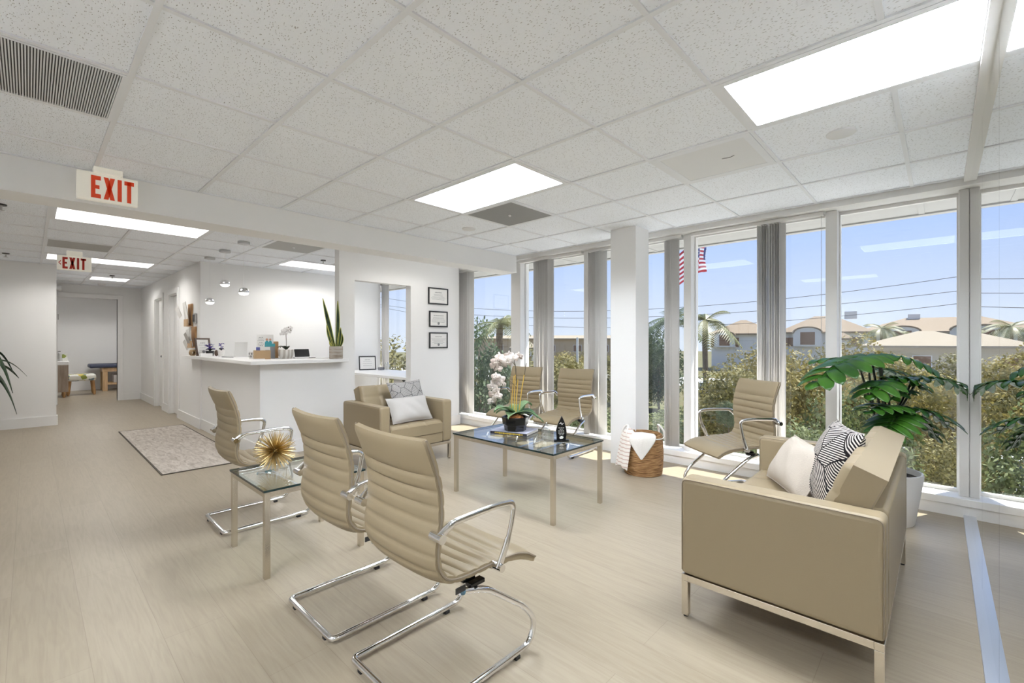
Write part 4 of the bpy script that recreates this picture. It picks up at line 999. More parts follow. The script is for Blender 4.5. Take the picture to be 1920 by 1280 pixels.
# snake plant
t = thing('snake_plant', 'tall snake plant in a grey brown pot at the right end of the counter', 'plant', (2.568, 5.362, ZC))
MB().lathe([(.074, 0), (.079, .004), (.079, .15), (.076, .152), (.070, .145), (.070, .12), (.0001, .12)], n=32).build('pot', W['potgrey'], t)
MB().lathe([(.0001, .124), (.069, .122)], n=20, caps=False).build('soil', W['soil'], t)
def sword(base, top, w, bend, m2=True):
    b = MB(); e = MB(); base = Vector(base); top = Vector(top); n = 14; rows = []; L = []; R = []
    for i in range(n+1):
        u = i/n; p = base.lerp(top, u) + Vector(bend)*math.sin(u*PI); ww = w*(.75+.6*math.sin(min(1, u*1.1)*PI*.6))*(1-u**3.2) + .001
        s = RR; f = -FF*.25*ww; rows.append([p-s*ww, p-s*ww*.5+FF*ww*.3, p+FF*ww*.45, p+s*ww*.5+FF*ww*.3, p+s*ww]); L.append(p-s*ww); R.append(p+s*ww)
    b.grid(rows); o = b.build('leaf', W['snake'], t, solid=.004, ang=80)
    for q in (L, R): MB().tube(q, .0035, 5).build('leaf_edge', W['snakeedge'], o)
z0 = .12
sword((-.02*.68, .02*.7, z0), P(-.163, .735), .020, (0, 0, 0)); sword(P(.005, z0), P(.018, .705), .017, P(.010, 0)); sword(P(.02, z0), P(.055, .38), .018, P(.004, 0)); sword(P(-.03, z0), P(-.115, .415), .016, P(-.01, 0)); sword(P(.03, z0), P(.068, .31), .015, P(.012, 0, .02)); sword(P(-.045, z0), P(-.082, .205), .009, (0, 0, 0))
# wall racks by the counter end
def rack(y, z, h, label, seed, sheets):
    t = thing('wall_file_holder', label, 'file holder', (1.72, y, z))
    MB().box(-.022, -.002, -.12, .12, 0, h).build('back_board', W['oak'], t, bevel=.003, smooth=False); MB().box(-.075, -.060, -.12, .12, 0, h*.32).build('front_board', W['pine'], t, bevel=.003, smooth=False)
    MB().box(-.062, -.020, -.12, .12, 0, .012).build('shelf', W['oak'], t, smooth=False)
    for i, (y0, y1, z0, z1, tl, m) in enumerate(sheets):
        MB().box(-.003, .003, y0, y1, z0, z1, M=Matrix.Translation((-.045-.010*i, 0, .012)) @ Matrix.Rotation(tl, 4, 'Y') @ Matrix.Rotation(tl*.6, 4, 'X')).build('paper_sheet', m, t, smooth=False)
rack(8.42, 1.512, .345, 'upper oak wall file holder with white papers by the counter end', 1, ((-.10, .11, .03, .36, -.12, W['paper']), (.06, .30, .18, .34, -.30, W['paper'])))
rack(8.20, 1.185, .32, 'lower oak wall file holder stuffed with grey papers above the counter end', 2, ((-.10, .11, .0, .27, -.16, W['paper']), (-.08, .09, .02, .22, -.30, W['linen2']), (.08, .28, .0, .14, -.35, W['paper'])))
t = thing('wall_phone', 'slim dark grey thermostat box on the wall beside the upper file holder', 'thermostat', (1.72, 8.13, 1.555)); t.name = 'wall_thermostat'
MB().box(-.030, -.002, -.06, .06, 0, .145).build('housing', W['steel'], t, bevel=.004, smooth=False); MB().box(-.036, -.029, -.05, .05, .02, .125).build('face', W['black'], t, smooth=False)

# ------------------------------------------------------------------ desk in the small office behind the wall opening
t = thing('desk', 'white built in desk with a drawer behind the wall opening', 'desk', (4.15, 6.72, 0))
MB().box(-.42, .44, -1.12, 1.12, .72, .76).build('desktop', W['trimw'], t, bevel=.003, smooth=False)
MB().box(-.30, .40, -1.10, -.62, .0, .719).build('drawer_unit', W['trimw'], t, smooth=False)
d = MB().box(-.32, -.301, -1.10, -.62, .545, .705).build('drawer', W['trimw'], t, bevel=.003, smooth=False)
MB().prism([(-.045+.09*k/10, .003-.022*math.sin(PI*k/10)) for k in range(11)], .0, .004, M=Matrix.Translation((-.3205, -.90, .700)) @ Matrix(((0, 0, -1, 0), (1, 0, 0, 0), (0, 1, 0, 0), (0, 0, 0, 1)))).build('finger_pull', W['blackg'], d, smooth=False)
MB().box(-.32, -.301, -1.10, -.62, .12, .535).build('drawer', W['trimw'], t, bevel=.003, smooth=False)
frame('framed_certificate', 'small black framed certificate leaning on the white desk in the wall opening', 'certificate', (4.235, 7.60, .762), -.28, .30, .255, .016, W['black'], lean=.16, stand=True, seal=None, rows=3, seed=31)
t = thing('paperweight', 'small clear and dark desk ornament right of the leaning certificate', 'ornament', (4.42, 7.45, .76)); MB().box(-.05, .05, -.03, .03, 0, .05).build('base', W['ink'], t, bevel=.006, smooth=False); MB().lathe([(.0001, 0), (.05, .01), (.055, .09), (.02, .14), (.0001, .145)], (.07, -.08, 0), 16).build('jar', W['clear'], t); t.name = 'desk_ornament'

# ------------------------------------------------------------------ exam room
t = thing('vanity_cabinet', 'grey oak cabinet with white top inside the exam room doorway', 'cabinet', (.17, 14.72, 0))
MB().box(-.45, .45, -.24, .24, .13, .74).build('body', W['greywood'], t, bevel=.003, smooth=False); MB().box(-.46, .46, -.25, .25, .74, .83).build('top', W['trimw'], t, bevel=.01)
for sx in (-.38, .38):
    for sy in (-.18, .18): MB().lathe([(.018, 0), (.03, .03), (.026, .13)], (sx, sy, 0), 12).build('leg', W['oak'], t)
t = thing('soap_dispenser', 'grey cylinder dispenser on the exam room cabinet', 'dispenser', (.45, 14.68, .83)); MB().lathe([(.045, 0), (.045, .17), (.02, .18), (.02, .2), (.0001, .2)], n=18).build('body', W['steel'], t); MB().tube([(0, 0, .19), (0, 0, .225), (.05, 0, .225)], .007, 8).build('pump', W['black'], t)
t = thing('tissue_box', 'floral patterned box on the exam room cabinet', 'box', (.585, 14.78, .83)); MB().box(-.045, .045, -.06, .06, 0, .17).build('body', W['floral'], t, bevel=.004, smooth=False)
t.location.x = .57
t = thing('stool', 'floral upholstered stool with tapered wooden legs in the exam room', 'stool', (.86, 15.05, 0))
MB().box(-.26, .26, -.20, .20, .34, .50).build('seat', W['floral'], t, bevel=.05, seg=4, ang=60)
for sx in (-1, 1):
    for sy in (-1, 1): MB().tube([(sx*.20, sy*.14, .36), (sx*.225, sy*.155, .06), (sx*.23, sy*.16, .0)], [.032, .030, .018], 10).build('leg', W['oak'], t)
t = thing('treatment_table', 'navy padded treatment table on pine legs in the exam room', 'treatment table', (1.95, 15.95, 0))
MB().box(-.90, .90, -.32, .32, .60, .70).build('padded_top', W['navy'], t, bevel=.035, seg=4, ang=60)
MB().box(-.66, .80, -.27, .27, .50, .60).build('apron', W['pine'], t, bevel=.004, smooth=False)
for sx in (-.60, .74):
    for sy in (-.23, .23): MB().box(sx-.05, sx+.05, sy-.04, sy+.04, 0, .50).build('leg', W['pine'], t, bevel=.004, smooth=False)
b = MB(); b.box(-.55, .69, -.26, -.21, .16, .21); b.box(-.55, .69, .21, .26, .16, .21); b.build('stretcher', W['pine'], t, smooth=False)
t = thing('supply_bin', 'pale grey bin under the navy treatment table', 'bin', (1.72, 15.95, .21)); MB().box(-.2, .2, -.2, .2, 0, .2).build('body', W['linen2'], t, bevel=.01, smooth=False)

# ------------------------------------------------------------------ plants in the room
def arching(b, base, az, L, w, rise, droop, n=14, tw=0.):
    d = Vector((math.cos(az), math.sin(az), 0)); s0 = Vector((-d.y, d.x, 0)); rows = []
    for i in range(n+1):
        u = i/n; p = Vector(base)+d*(L*(u-.12*u*u))+Vector((0, 0, rise*math.sin(min(1, u*1.25)*PI*.5)-droop*u**2.2))
        ww = w*math.sin(min(.985, .10+u*.9)*PI)**.75; s = s0
        rows.append([p-s*ww+Vector((0, 0, ww*.35)), p, p+s*ww+Vector((0, 0, ww*.35))])
    b.grid(rows)
t = thing('dracaena', 'dark green arching leafed plant in a black pot cut off at the left edge', 'plant', (-.53, 9.22, 0))
MB().lathe([(.16, .10), (.19, .30), (.215, .62), (.205, .63), (.19, .58), (.0001, .56)], n=28).build('pot', W['black'], t)
MB().lathe([(.0001, .568), (.186, .564)], n=20, caps=False).build('soil', W['soil'], t)
st = MB(); st.lathe([(.225, .36), (.228, .50), (.235, .62)], n=30, caps=False)
st.build('wicker_sleeve', W['wicker'], t, solid=.012)
b = MB()
for k in range(4): a = PI/4+k*PI/2; b.tube([(.17*math.cos(a), .17*math.sin(a), 0), (.17*math.cos(a), .17*math.sin(a), .36)], .016, 8)
b.lathe([(.0001, .08), (.17, .08), (.17, .10), (.0001, .10)], n=20); b.build('stand', W['oak'], t)
MB().tube([(0, 0, .56), (.01, 0, .95)], .022, 10).build('stem', W['bark'], t)
rnd = random.Random(8)
for i in range(22):
    b = MB(); arching(b, (.01, 0, .80+.012*i), i*2.39996+.25, rnd.uniform(.42, .60), rnd.uniform(.040, .054), rnd.uniform(.10, .42), rnd.uniform(.25, .75)); b.build('leaf', W['dleaf'], t, solid=.002, ang=80)
# split leaf philodendron beside the mirrored wall
t = thing('philodendron', 'large split leaf philodendron in a white tapered pot behind the loveseat', 'plant', (4.225, .285, 0))
MB().lathe([(.150, 0), (.158, .01), (.205, .345), (.203, .36), (.192, .36), (.186, .32), (.0001, .315)], n=48, wob=lambda a, z: 1+.006*math.cos(a*24)).build('pot', W['pot'], t, ang=50)
MB().lathe([(.0001, .328), (.187, .322)], n=24, caps=False).build('soil', W['soil'], t)
def split_leaf(base, tip, L, width, nlobe, curl, droop, side=None):
    """blade from the petiole joint 'base' along 'tip' direction; deep lobes both sides of an arching midrib"""
    base = Vector(base); d = (Vector(tip)-base); Lm = d.length; d.normalize(); s = d.cross(Vector((0, 0, 1))).normalized() if side is None else Vector(side).normalized(); up = s.cross(d).normalized()
    b = MB()
    def mid(u): return base + d*(Lm*u) + up*(droop*math.sin(u*PI))
    rows = []
    for i in range(19):                                   # narrow central blade
        u = i/18; e = width*.20*(math.sin(min(1, .06+u*.94)*PI)**.6)
        rows.append([mid(u)+s*(k*e)-up*(curl*e*k*k*.5) for k in (-1, -.5, 0, .5, 1)])
    b.grid(rows)
    for sg in (-1, 1):                                    # finger lobes, each its own tapering strap
        for i in range(nlobe):
            u0 = .02+.86*(i+.5)/nlobe; env = width*(1.32-.15*i/nlobe)*math.sin(.30+min(1, u0)*2.45)**.7
            fw = -.35+1.5*u0; dr = (s*sg+d*fw).normalized(); wv = d-dr*d.dot(dr); wv.normalize(); hw = Lm/nlobe*.54; rows = []
            for j in range(9):
                q = j/8; w_ = hw*(.62+.42*math.sin(q*PI*.8))*(1-q**4)**.5+.001
                c = mid(u0)+dr*(env*q)-up*(curl*env*(q**1.7)*.72)+up*(.012*math.sin(q*PI)); rows.append([c+wv*(w_*k)+up*(.10*w_*(abs(k)**1.5-.5)) for k in (-1, -.5, 0, .5, 1)])
            b.grid(rows)
    e0 = mid(1); rows = []
    for j in range(7):                                    # end lobe
        q = j/6; w_ = Lm/nlobe*.62*(1-q**3)**.6+.001; c = mid(.90)+d*(Lm*.20*q)-up*(curl*.05*q*q); rows.append([c+s*(w_*k) for k in (-1, 0, 1)])
    b.grid(rows)
    for p in b.v: p.y = max(p.y, -.424)      # the tip just touches the mirror
    o = b.build('leaf', W['pleaf'], t, solid=.0022, ang=80)
    m = MB(); m.tube([mid(u/12)+up*.001 for u in range(13)], [.0042*(1-.75*u/12) for u in range(13)], 6); m.build('midrib', W['pleaf'], o)
    return o
lv = [  # petiole joint (right, height, depth)  tip  width lobes curl droop
    ((-.05, 1.165, .0), (-.60, .955, -.12), .185, 8, .45, .085), ((-.06, 1.14, .05), (-.34, 1.11, .30), .12, 6, .4, .03), ((-.02, 1.175, .02), (.20, 1.05, -.16), .12, 7, .55, .05),
    ((-.085, .985, -.12), (-.30, .90, -.24), .13, 5, .55, .05), ((-.06, 1.01, -.05), (.19, .93, -.12), .085, 6, .6, .05), ((.285, 1.005, .06), (.60, .885, -.02), .165, 8, .5, .06),
    ((.265, 1.0, .08), (.02, .985, .02), .07, 5, .5, .02), ((-.03, .80, -.15), (-.33, .80, -.26), .13, 7, .35, .05), ((-.02, .80, -.15), (.24, .69, -.22), .15, 7, .4, .07), ((.0, .79, -.12), (.22, .60, -.16), .10, 6, .4, .05), ((.02, .85, .0), (.22, .90, .04), .075, 5, .4, .03),
    ((-.03, .785, -.17), (-.24, .66, -.30), .14, 7, .4, .04), ((.05, 1.06, .22), (.40, .96, .28), .13, 7, .5, .05), ((-.02, .76, -.10), (.20, .72, -.02), .11, 6, .4, .03), ((-.10, 1.05, .10), (-.22, 1.10, .0), .08, 5, .4, .03)]
for (j, q, w, n, cu, dr) in lv:
    a = P(j[0], j[1], j[2]); split_leaf(a, P(q[0], q[1], q[2]), 1, w, max(4, n-1), cu*.75, dr)
    base_ = P(j[0]*.12, .33, j[2]*.2); low = P(j[0]*.20, .33+(j[1]-.33)*.45, j[2]*.5)
    MB().tube(catmull([base_, low, a], 8), [.010]*8+[.008]*8+[.005], 8).build('petiole', W['stem'], t)
# ------------------------------------------------------------------ outdoors (the room is one floor up; street level is 4.2 m below)
GZ = -4.2
def gslab(name, m, bx, z): 
    o = MB().box(*bx, z-.3, z).build(name, m, smooth=False); o['kind'] = 'structure'; return o
gslab('ground', W['ground'], (5.0, 260, -160, 200), GZ)
o = MB().box(-60, 60, -7, 7, -.3, .02).build('road', W['road'], loc=(57, 47, GZ), rot=(0, 0, math.radians(104)), smooth=False); o['kind'] = 'structure'
gslab('parking_lot', W['asphalt'], (21.5, 31, -12, 7.5), GZ+.012)
gslab('bounce_forecourt', W['concrete'], (5.0, 21.5, -40, 60), GZ+.012)  # unseen pale ground, added to bounce sunlight up onto the ceiling
def quadcloud(seed, n, leaf):
    rnd = random.Random(seed); b = MB(); blobs = []
    for i in range(16):
        z = 1-2*(i+.5)/16; a = i*2.39996+seed; r = math.sqrt(1-z*z); blobs.append((Vector((r*math.cos(a)*.62, r*math.sin(a)*.62, z*.60))*rnd.uniform(.8, 1.1), rnd.uniform(.30, .46)))
    for i in range(n):
        c, r = blobs[i % 16]; d = Vector((rnd.gauss(0, 1), rnd.gauss(0, 1), rnd.gauss(0, 1))).normalized(); p = c+d*r*rnd.uniform(.72, 1.06)
        u = Vector((rnd.gauss(0, 1), rnd.gauss(0, 1), rnd.gauss(0, .6))).normalized(); v = u.cross(d).normalized() if abs(u.dot(d)) < .95 else u.orthogonal(); k = leaf*rnd.uniform(.7, 1.3); w = k*rnd.uniform(.4, .6)
        b.add([p-u*k, p+v*w, p+u*k, p-v*w], [(0, 1, 2, 3)])
    me = bpy.data.meshes.new('crown'); me.from_pydata([tuple(p) for p in b.v], [], b.f); me.materials.append(W['lfgreen']); return me
crowns = [quadcloud(i+1, 8500, .036) for i in range(3)]
def trunk_mesh():
    b = MB(); b.tube(catmull([(0, 0, 0), (.03, .02, .25), (-.02, .03, .5), (.02, 0, .85)], 5), [.05-.0017*i for i in range(16)], 8)
    for a, z, L in ((.4, .42, .40), (2.4, .50, .36), (4.3, .46, .42), (5.5, .6, .3)): b.tube(catmull([(0, 0, z), (math.cos(a)*L*.5, math.sin(a)*L*.5, z+.14), (math.cos(a)*L, math.sin(a)*L, z+.34)], 4), [.028, .026, .024, .022, .02, .016, .012, .010, .008], 6)
    me = bpy.data.meshes.new('trunk'); me.from_pydata([tuple(p) for p in b.v], [], b.f); me.materials.append(W['bark']); me.polygons.foreach_set('use_smooth', [True]*len(me.polygons)); return me
TR = trunk_mesh()
def tree(x, y, top, r, ch, m, label, k=0, name='tree', z0=GZ):
    """top = crown top height, r = crown radius, ch = crown half height"""
    t = thing(name, label, 'tree' if name == 'tree' else 'shrub', (x, y, z0), group=None)
    c = bpy.data.objects.new('crown', crowns[k % 3]); COL.objects.link(c); c.parent = t; c.scale = (r, r, ch); c.location = (0, 0, top-z0-ch*1.03); c.rotation_euler = (0, 0, k*1.7)
    c.material_slots[0].link = 'OBJECT'; c.material_slots[0].material = W[m]
    hh = max(.4, top-z0-ch*.7); g = bpy.data.objects.new('trunk', TR); COL.objects.link(g); g.parent = t; s = min(2.2, max(.5, r*.9)); g.scale = (s, s, hh); g.rotation_euler = (0, 0, k)
    return t
tree(7.9, 12.6, 1.75, 2.3, 2.4, 'lfolive', 'olive green bushy tree outside the small office window', 0)
tree(11.0, 11.9, 2.05, 1.7, 3.0, 'lfdark', 'dark green tree outside the pane beside the three diplomas', 1)
tree(9.0, 8.6, -.4, 1.8, 1.9, 'lfgreen', 'low green tree outside behind the orchid blossoms', 2)
tree(13.6, 12.9, .75, 1.9, 2.3, 'lfolive', 'olive tree seen between the bulkhead corner and the bunched blind', 1)
tree(19.6, 14.9, .95, 2.6, 2.6, 'lfolive', 'olive tree beside the pale utility pole', 2)
tree(15.2, 10.6, -.9, 1.9, 1.6, 'lfgreen', 'green tree low outside behind the farther window chairs', 0)
tree(37.5, 19.3, 4.0, 2.6, 4.2, 'lfdark', 'tall dark tree far outside just right of the white column', 0)
tree(34.6, 16.4, 2.1, 2.3, 3.2, 'lfdark', 'rounded dark tree under the palm beside the white column', 1)
tree(24.0, 9.6, -1.9, 2.6, 1.3, 'lfgreen', 'low green tree by the road behind the flagpole', 2)
tree(19.2, 5.9, .75, 2.2, 2.5, 'lfolive', 'olive tree behind the chair beside the loveseat, lower of two', 0)
tree(27.2, 6.8, 1.35, 2.6, 2.8, 'lfgold', 'golden olive tree before the tile roofed house on the left', 1)
tree(17.6, 3.5, 1.50, 1.9, 3.0, 'lfgold', 'golden tree outside right of the gapped blind', 2)
tree(13.7, 2.75, -.45, 1.55, 1.9, 'lfgreen', 'dense green tree below the golden tree by the gapped blind', 0)
tree(29.6, 3.3, 1.70, 2.3, 2.7, 'lfgold', 'golden tree outside at the left edge of the large right pane', 1)
tree(26.6, 1.3, 1.10, 2.2, 2.6, 'lfgold', 'golden tree before the beige gabled house', 0)
tree(16.2, 1.75, .25, 1.65, 2.4, 'lfgreen', 'green leafy tree right behind the philodendron', 1)
tree(13.0, 1.15, -1.3, 1.25, 1.4, 'lfdark', 'dark green tree low outside behind the loveseat back cushion', 2)
tree(20.2, -.05, .62, 1.75, 2.5, 'lfgold', 'large golden tree outside left of the mirrored wall corner', 0)
tree(16.8, -.3, -1.0, 1.35, 1.5, 'lfolive', 'olive golden tree low outside by the mirrored wall corner', 1)
tree(36.0, -1.2, 1.25, 2.6, 2.9, 'lfolive', 'olive tree far outside beside the street pole', 2)
tree(15.4, 4.95, -.55, .42, .50, 'lfdark', 'small slim dark sapling outside behind the chair by the loveseat', 0)
tree(21.8, 7.6, -1.3, 1.6, 1.6, 'lfdark', 'dark bushy tree near the parked car in the middle distance', 1)
tree(30.5, 10.2, -.7, 2.3, 1.9, 'lfolive', 'olive tree under the golden palm', 2)
tree(25.2, 21.6, .9, 2.4, 2.4, 'lfolive', 'olive tree before the small white house, far outside', 1)
tree(24.8, 18.2, .95, 2.2, 2.4, 'lfgold', 'golden tree left of the short pale pole', 0)
tree(30.0, 19.4, 1.1, 2.5, 2.6, 'lfolive', 'olive tree behind the short pale pole', 2)
for i, (x, y, s, m, lb) in enumerate(((16.0, 6.6, .9, 'lfolive', 'round shrub on the lawn below the gapped blind'), (14.2, 5.4, .75, 'lfgold', 'golden shrub on the lawn behind the right window chair'), (12.4, 4.3, .8, 'lfolive', 'olive shrub on the lawn near the building, right of the sapling'), (18.5, 8.4, 1.1, 'lfgreen', 'green shrub on the lawn behind the left window chairs'), (12.5, 7.4, .9, 'lfgreen', 'green shrub close outside between the window chairs'))):
    tree(x, y, GZ+1.5*s, s, .75*s, m, lb, i, 'shrub')
def palm(x, y, top, m, label, L=2.6, n=17, seed=0):
    t = thing('palm_tree', label, 'palm tree', (x, y, GZ)); H = top-GZ-L*.32
    MB().tube(catmull([(0, 0, 0), (.08, .02, H*.4), (.02, .05, H*.8), (0, 0, H)], 5), .17, 10).build('trunk', W['bark'], t)
    rnd = random.Random(seed); b = MB()
    for i in range(n):
        az = i*2.39996+rnd.uniform(-.2, .2); el = rnd.uniform(-.15, 1.15); d = Vector((math.cos(az), math.sin(az), 0)); s = Vector((-d.y, d.x, 0)); N = 20; pts = []
        for k in range(N+1): u = k/N; pts.append(Vector((0, 0, H)) + d*(L*u*math.cos(el*.8)*(1-.1*u)) + Vector((0, 0, L*(math.sin(el)*u*.75 - .62*u*u*(1.1-.35*el)))))
        b.tube(pts, [.03*(1-u/(N+1)) for u in range(N+1)], 4)
        for k in range(2, N+1):
            u = k/N; w = L*.26*math.sin(min(1, u*.95+.05)*PI)**.6
            for sg in (-1, 1):
                p = pts[k]; q = p+s*(sg*w)+(pts[k]-pts[k-1]).normalized()*w*.45-Vector((0, 0, w*.42)); e = (pts[k]-pts[k-1])*.40; b.add([p-e, p+e, q], [(0, 1, 2)])
    b.build('fronds', W[m], t, smooth=False)
palm(15.6, 15.5, 2.75, 'palm', 'palm tree behind the dark tree beside the diploma wall pane', 2.0, seed=1)
palm(33.0, 14.6, 3.9, 'lfdark', 'dark palm tree outside just right of the white column', 2.9, seed=2)
palm(30.4, 11.2, 3.45, 'palm', 'golden palm tree right of the flagpole', 2.5, seed=3)
palm(85.0, 6.2, 4.3, 'palm', 'distant palm tree in front of the hipped roof on the right', 3.6, seed=4)
palm(98.0, 3.4, 3.2, 'palm', 'distant short palm between the beige house and the large hipped house', 3.2, seed=5)

def house(name, label, x, y, rz, w, d, he, hr, wall, roof, wins, gables=(), cupola=None, ov=.6):
    """facade faces local -y; he eave height, hr ridge height above ground; wins = rows of (z0, z1, list of x centres, width)"""
    t = thing(name, label, 'house', (x, y, GZ), rz)
    MB().box(-w/2, w/2, -d/2, d/2, 0, he).build('walls', wall, t, smooth=False)
    a, c = w/2+ov, d/2+ov; rd = max(a-c, .2)
    b = MB(); b.add([(-a, -c, he), (a, -c, he), (a, c, he), (-a, c, he), (-rd, 0, hr), (rd, 0, hr), (-a, -c, he-.25), (a, -c, he-.25), (a, c, he-.25), (-a, c, he-.25)], [(0, 1, 5, 4), (1, 2, 5), (2, 3, 4, 5), (3, 0, 4), (6, 7, 1, 0), (7, 8, 2, 1), (8, 9, 3, 2), (9, 6, 0, 3), (9, 8, 7, 6)])
    b.build('roof', roof, t, smooth=False)
    for (z0, z1, xs, ww) in wins:
        for xx in xs:
            f = MB(); e = .10
            for q in ((-ww/2-e, ww/2+e, z1, z1+e), (-ww/2-e, ww/2+e, z0-e, z0), (-ww/2-e, -ww/2, z0, z1), (ww/2, ww/2+e, z0, z1)): f.box(xx+q[0], xx+q[1], -d/2-.07, -d/2, q[2], q[3])
            o = f.build('window', W['stuccow'], t, smooth=False); MB().box(xx-ww/2, xx+ww/2, -d/2-.03, -d/2-.002, z0, z1).build('pane', W['shutter'], o, smooth=False)
    for (gx_, gw, gz, gr) in gables:
        b = MB(); arc = [(gx_-gw/2, gz)] + [(gx_+gw/2*math.cos(PI-PI*k/10), gz+gr*math.sin(PI*k/10)) for k in range(1, 10)] + [(gx_+gw/2, gz)]
        pts = [(gx_-gw/2, he-2.6)] + arc + [(gx_+gw/2, he-2.6)]; M = Matrix(((1, 0, 0, 0), (0, 0, 1, 0), (0, 1, 0, 0), (0, 0, 0, 1)))
        b.prism(pts, -d/2-.9, 0, M=M); g = b.build('gable', wall, t, smooth=False)
        MB().tube([(p[0], -d/2-.95, p[1]) for p in arc], .16, 6).build('gable_coping', roof, g)
        MB().box(gx_-gw*.25, gx_+gw*.25, -d/2-.94, -d/2-.901, he-2.3, gz+gr*.15).build('gable_window', W['shutter'], g, smooth=False)
    if cupola is not None:
        MB().box(cupola-.9, cupola+.9, -.6, .6, hr-.6, hr+.7).build('chimney', wall, t, smooth=False)
    return t
fz = lambda x, y: math.atan2(-y, -x) + PI/2          # turn the facade (-y) towards the office
house('house', 'large cream house with hipped tile roof far outside on the right', 117.0, -1.5, fz(117, -1.5)+.05, 27, 14, 7.3, 10.0, W['stuccow'], W['rooftile'], [(4.6, 6.6, (-11.5, -2.2, 5.8, 11.2), 1.9)], [(-6.8, 5.0, 7.3, 1.0), (2.0, 5.2, 7.4, 1.1)], -5.2)
house('house', 'low beige house with brown windows in front of the large hipped house', 74.5, 1.3, fz(74.5, 1.3), 10.4, 9, 5.0, 6.75, W['stucco'], W['roofbeige'], [(2.3, 3.8, (-3.9, -.3, 3.6), 1.5)], ov=.9)
house('house', 'house with red tan tile roof far outside left of the gapped blind', 97.0, 28.4, fz(97, 28.4), 11, 10, 7.0, 9.7, W['stuccow'], W['rooftile'], [(4.4, 6.2, (-4.8, -1.5, 4.5), 1.5)], [(-3.2, 3.6, 6.6, .8)])
house('house', 'cream house with rounded gable far outside right of the gapped blind', 101.5, 15.8, fz(101.5, 15.8), 13, 10, 7.2, 10.2, W['stuccow'], W['rooftile'], [(4.6, 6.2, (-5.4, 1.5, 4.6), 1.6)], [(-2.4, 4.4, 7.0, 1.1)], 4.0)
house('house', 'small white house seen through the pane next to the bulkhead corner', 44.9, 40.2, fz(44.9, 40.2), 3.2, 4, 4.7, 6.0, W['stuccow'], W['roofbeige'], [(2.5, 3.6, (-.6, .7), .7)], ov=.2)
house('house', 'long tan flat looking building on the horizon behind the utility pole', 88.0, 67.0, fz(88, 67), 40, 12, 6.2, 6.95, W['stuccot'], W['roofbeige'], [(3.2, 4.6, (-14, -8, -2, 4, 10, 16), 1.8)])
house('house', 'small white pavilion with red roof far outside at the left of the large right pane', 88.0, 11.3, fz(88, 11.3), 2.2, 2.2, 6.0, 6.9, W['stuccow'], W['rooftile'], [(4, 5, (0,), .8)], ov=.3)

# overhead lines, poles, street lamps, flag
def utility_pole(x, y, h, r, m, label, rz=0, arms=True):
    t = thing('utility_pole', label, 'utility pole', (x, y, GZ), rz)
    MB().tube([(0, 0, 0), (0, 0, h)], [r, r*.7], 12).build('pole', W[m], t)
    if arms:
        b = MB(); b.box(-.9, .9, -.06, .06, h-.9, h-.78); b.build('crossarm', W[m], t, smooth=False); 
        for z in (h-.62, h-1.75, h-2.7): MB().ball((.16, 0, z), .07, 8, sc=(1, 1, 1.5)).build('insulator', W['poledark'], t)
    return t
utility_pole(49.5, -1.62, 11.1, .16, 'pole', 'utility pole carrying three cables behind the mirrored wall corner', .3)
utility_pole(32.9, 67.1, 14.2, .17, 'pole', 'far utility pole at the left end of the three cables', .3)
utility_pole(20.7, 14.55, 5.7, .085, 'pole', 'short pale pole outside between the two left window chairs', arms=False)
def cable(co, label):
    pts = []
    for i in range(41): s = i/40; pts.append((49.4+(32.9-49.4)*s, -1.4+(67.1+1.4)*s, co[0]*s*s+co[1]*s+co[2]))
    o = MB().tube(pts, .022, 6).build('power_cable', W['wire']); tag(o, label, 'cable', 'overhead power cables'); return o
cable((12.252, -9.294, 6.353), 'highest of the three overhead cables outside')
cable((10.702, -7.843, 5.239), 'middle of the three overhead cables outside')
cable((12.448, -8.708, 4.259), 'lowest of the three overhead cables outside')
def street_lamp(x, y, top, arm, label):
    t = thing('street_lamp', label, 'street lamp', (x, y, GZ))
    MB().tube([(0, 0, 0), (0, 0, top-GZ)], [.09, .06], 10).build('post', W['pole'], t)
    e = RR*arm; MB().tube(catmull([(0, 0, top-GZ-.02), e*.5+Vector((0, 0, top-GZ+.22)), e+Vector((0, 0, top-GZ+.12))], 5), .04, 8).build('arm', W['pole'], t)
    MB().ball(e+Vector((0, 0, top-GZ+.10)), .16, 10, sc=(1.8, 1.8, .6)).build('lamp_head', W['pole'], t)
street_lamp(42.9, 20.2, 1.25, -1.0, 'street lamp outside just right of the white column')
street_lamp(18.0, 19.8, .65, -.75, 'street lamp outside near the diploma wall pane')
t = thing('street_sign', 'blank white roadside sign on a pole near the street lamp by the column', 'sign', (42.0, 20.9, GZ)); MB().tube([(0, 0, 0), (0, 0, 3.4)], .05, 8).build('post', W['pole'], t); MB().box(-.02, .02, -.5, .5, 2.3, 3.9).build('panel', W['sign'], t, smooth=False)
t = thing('flagpole', 'slim dark flagpole outside next to the window mullion behind the basket', 'flagpole', (14.12, 5.49, GZ)); MB().tube([(0, 0, 0), (0, 0, 11.5)], .035, 10).build('pole', W['poledark'], t); MB().ball((0, 0, 11.55), .09, 10).build('finial', W['gold'], t)
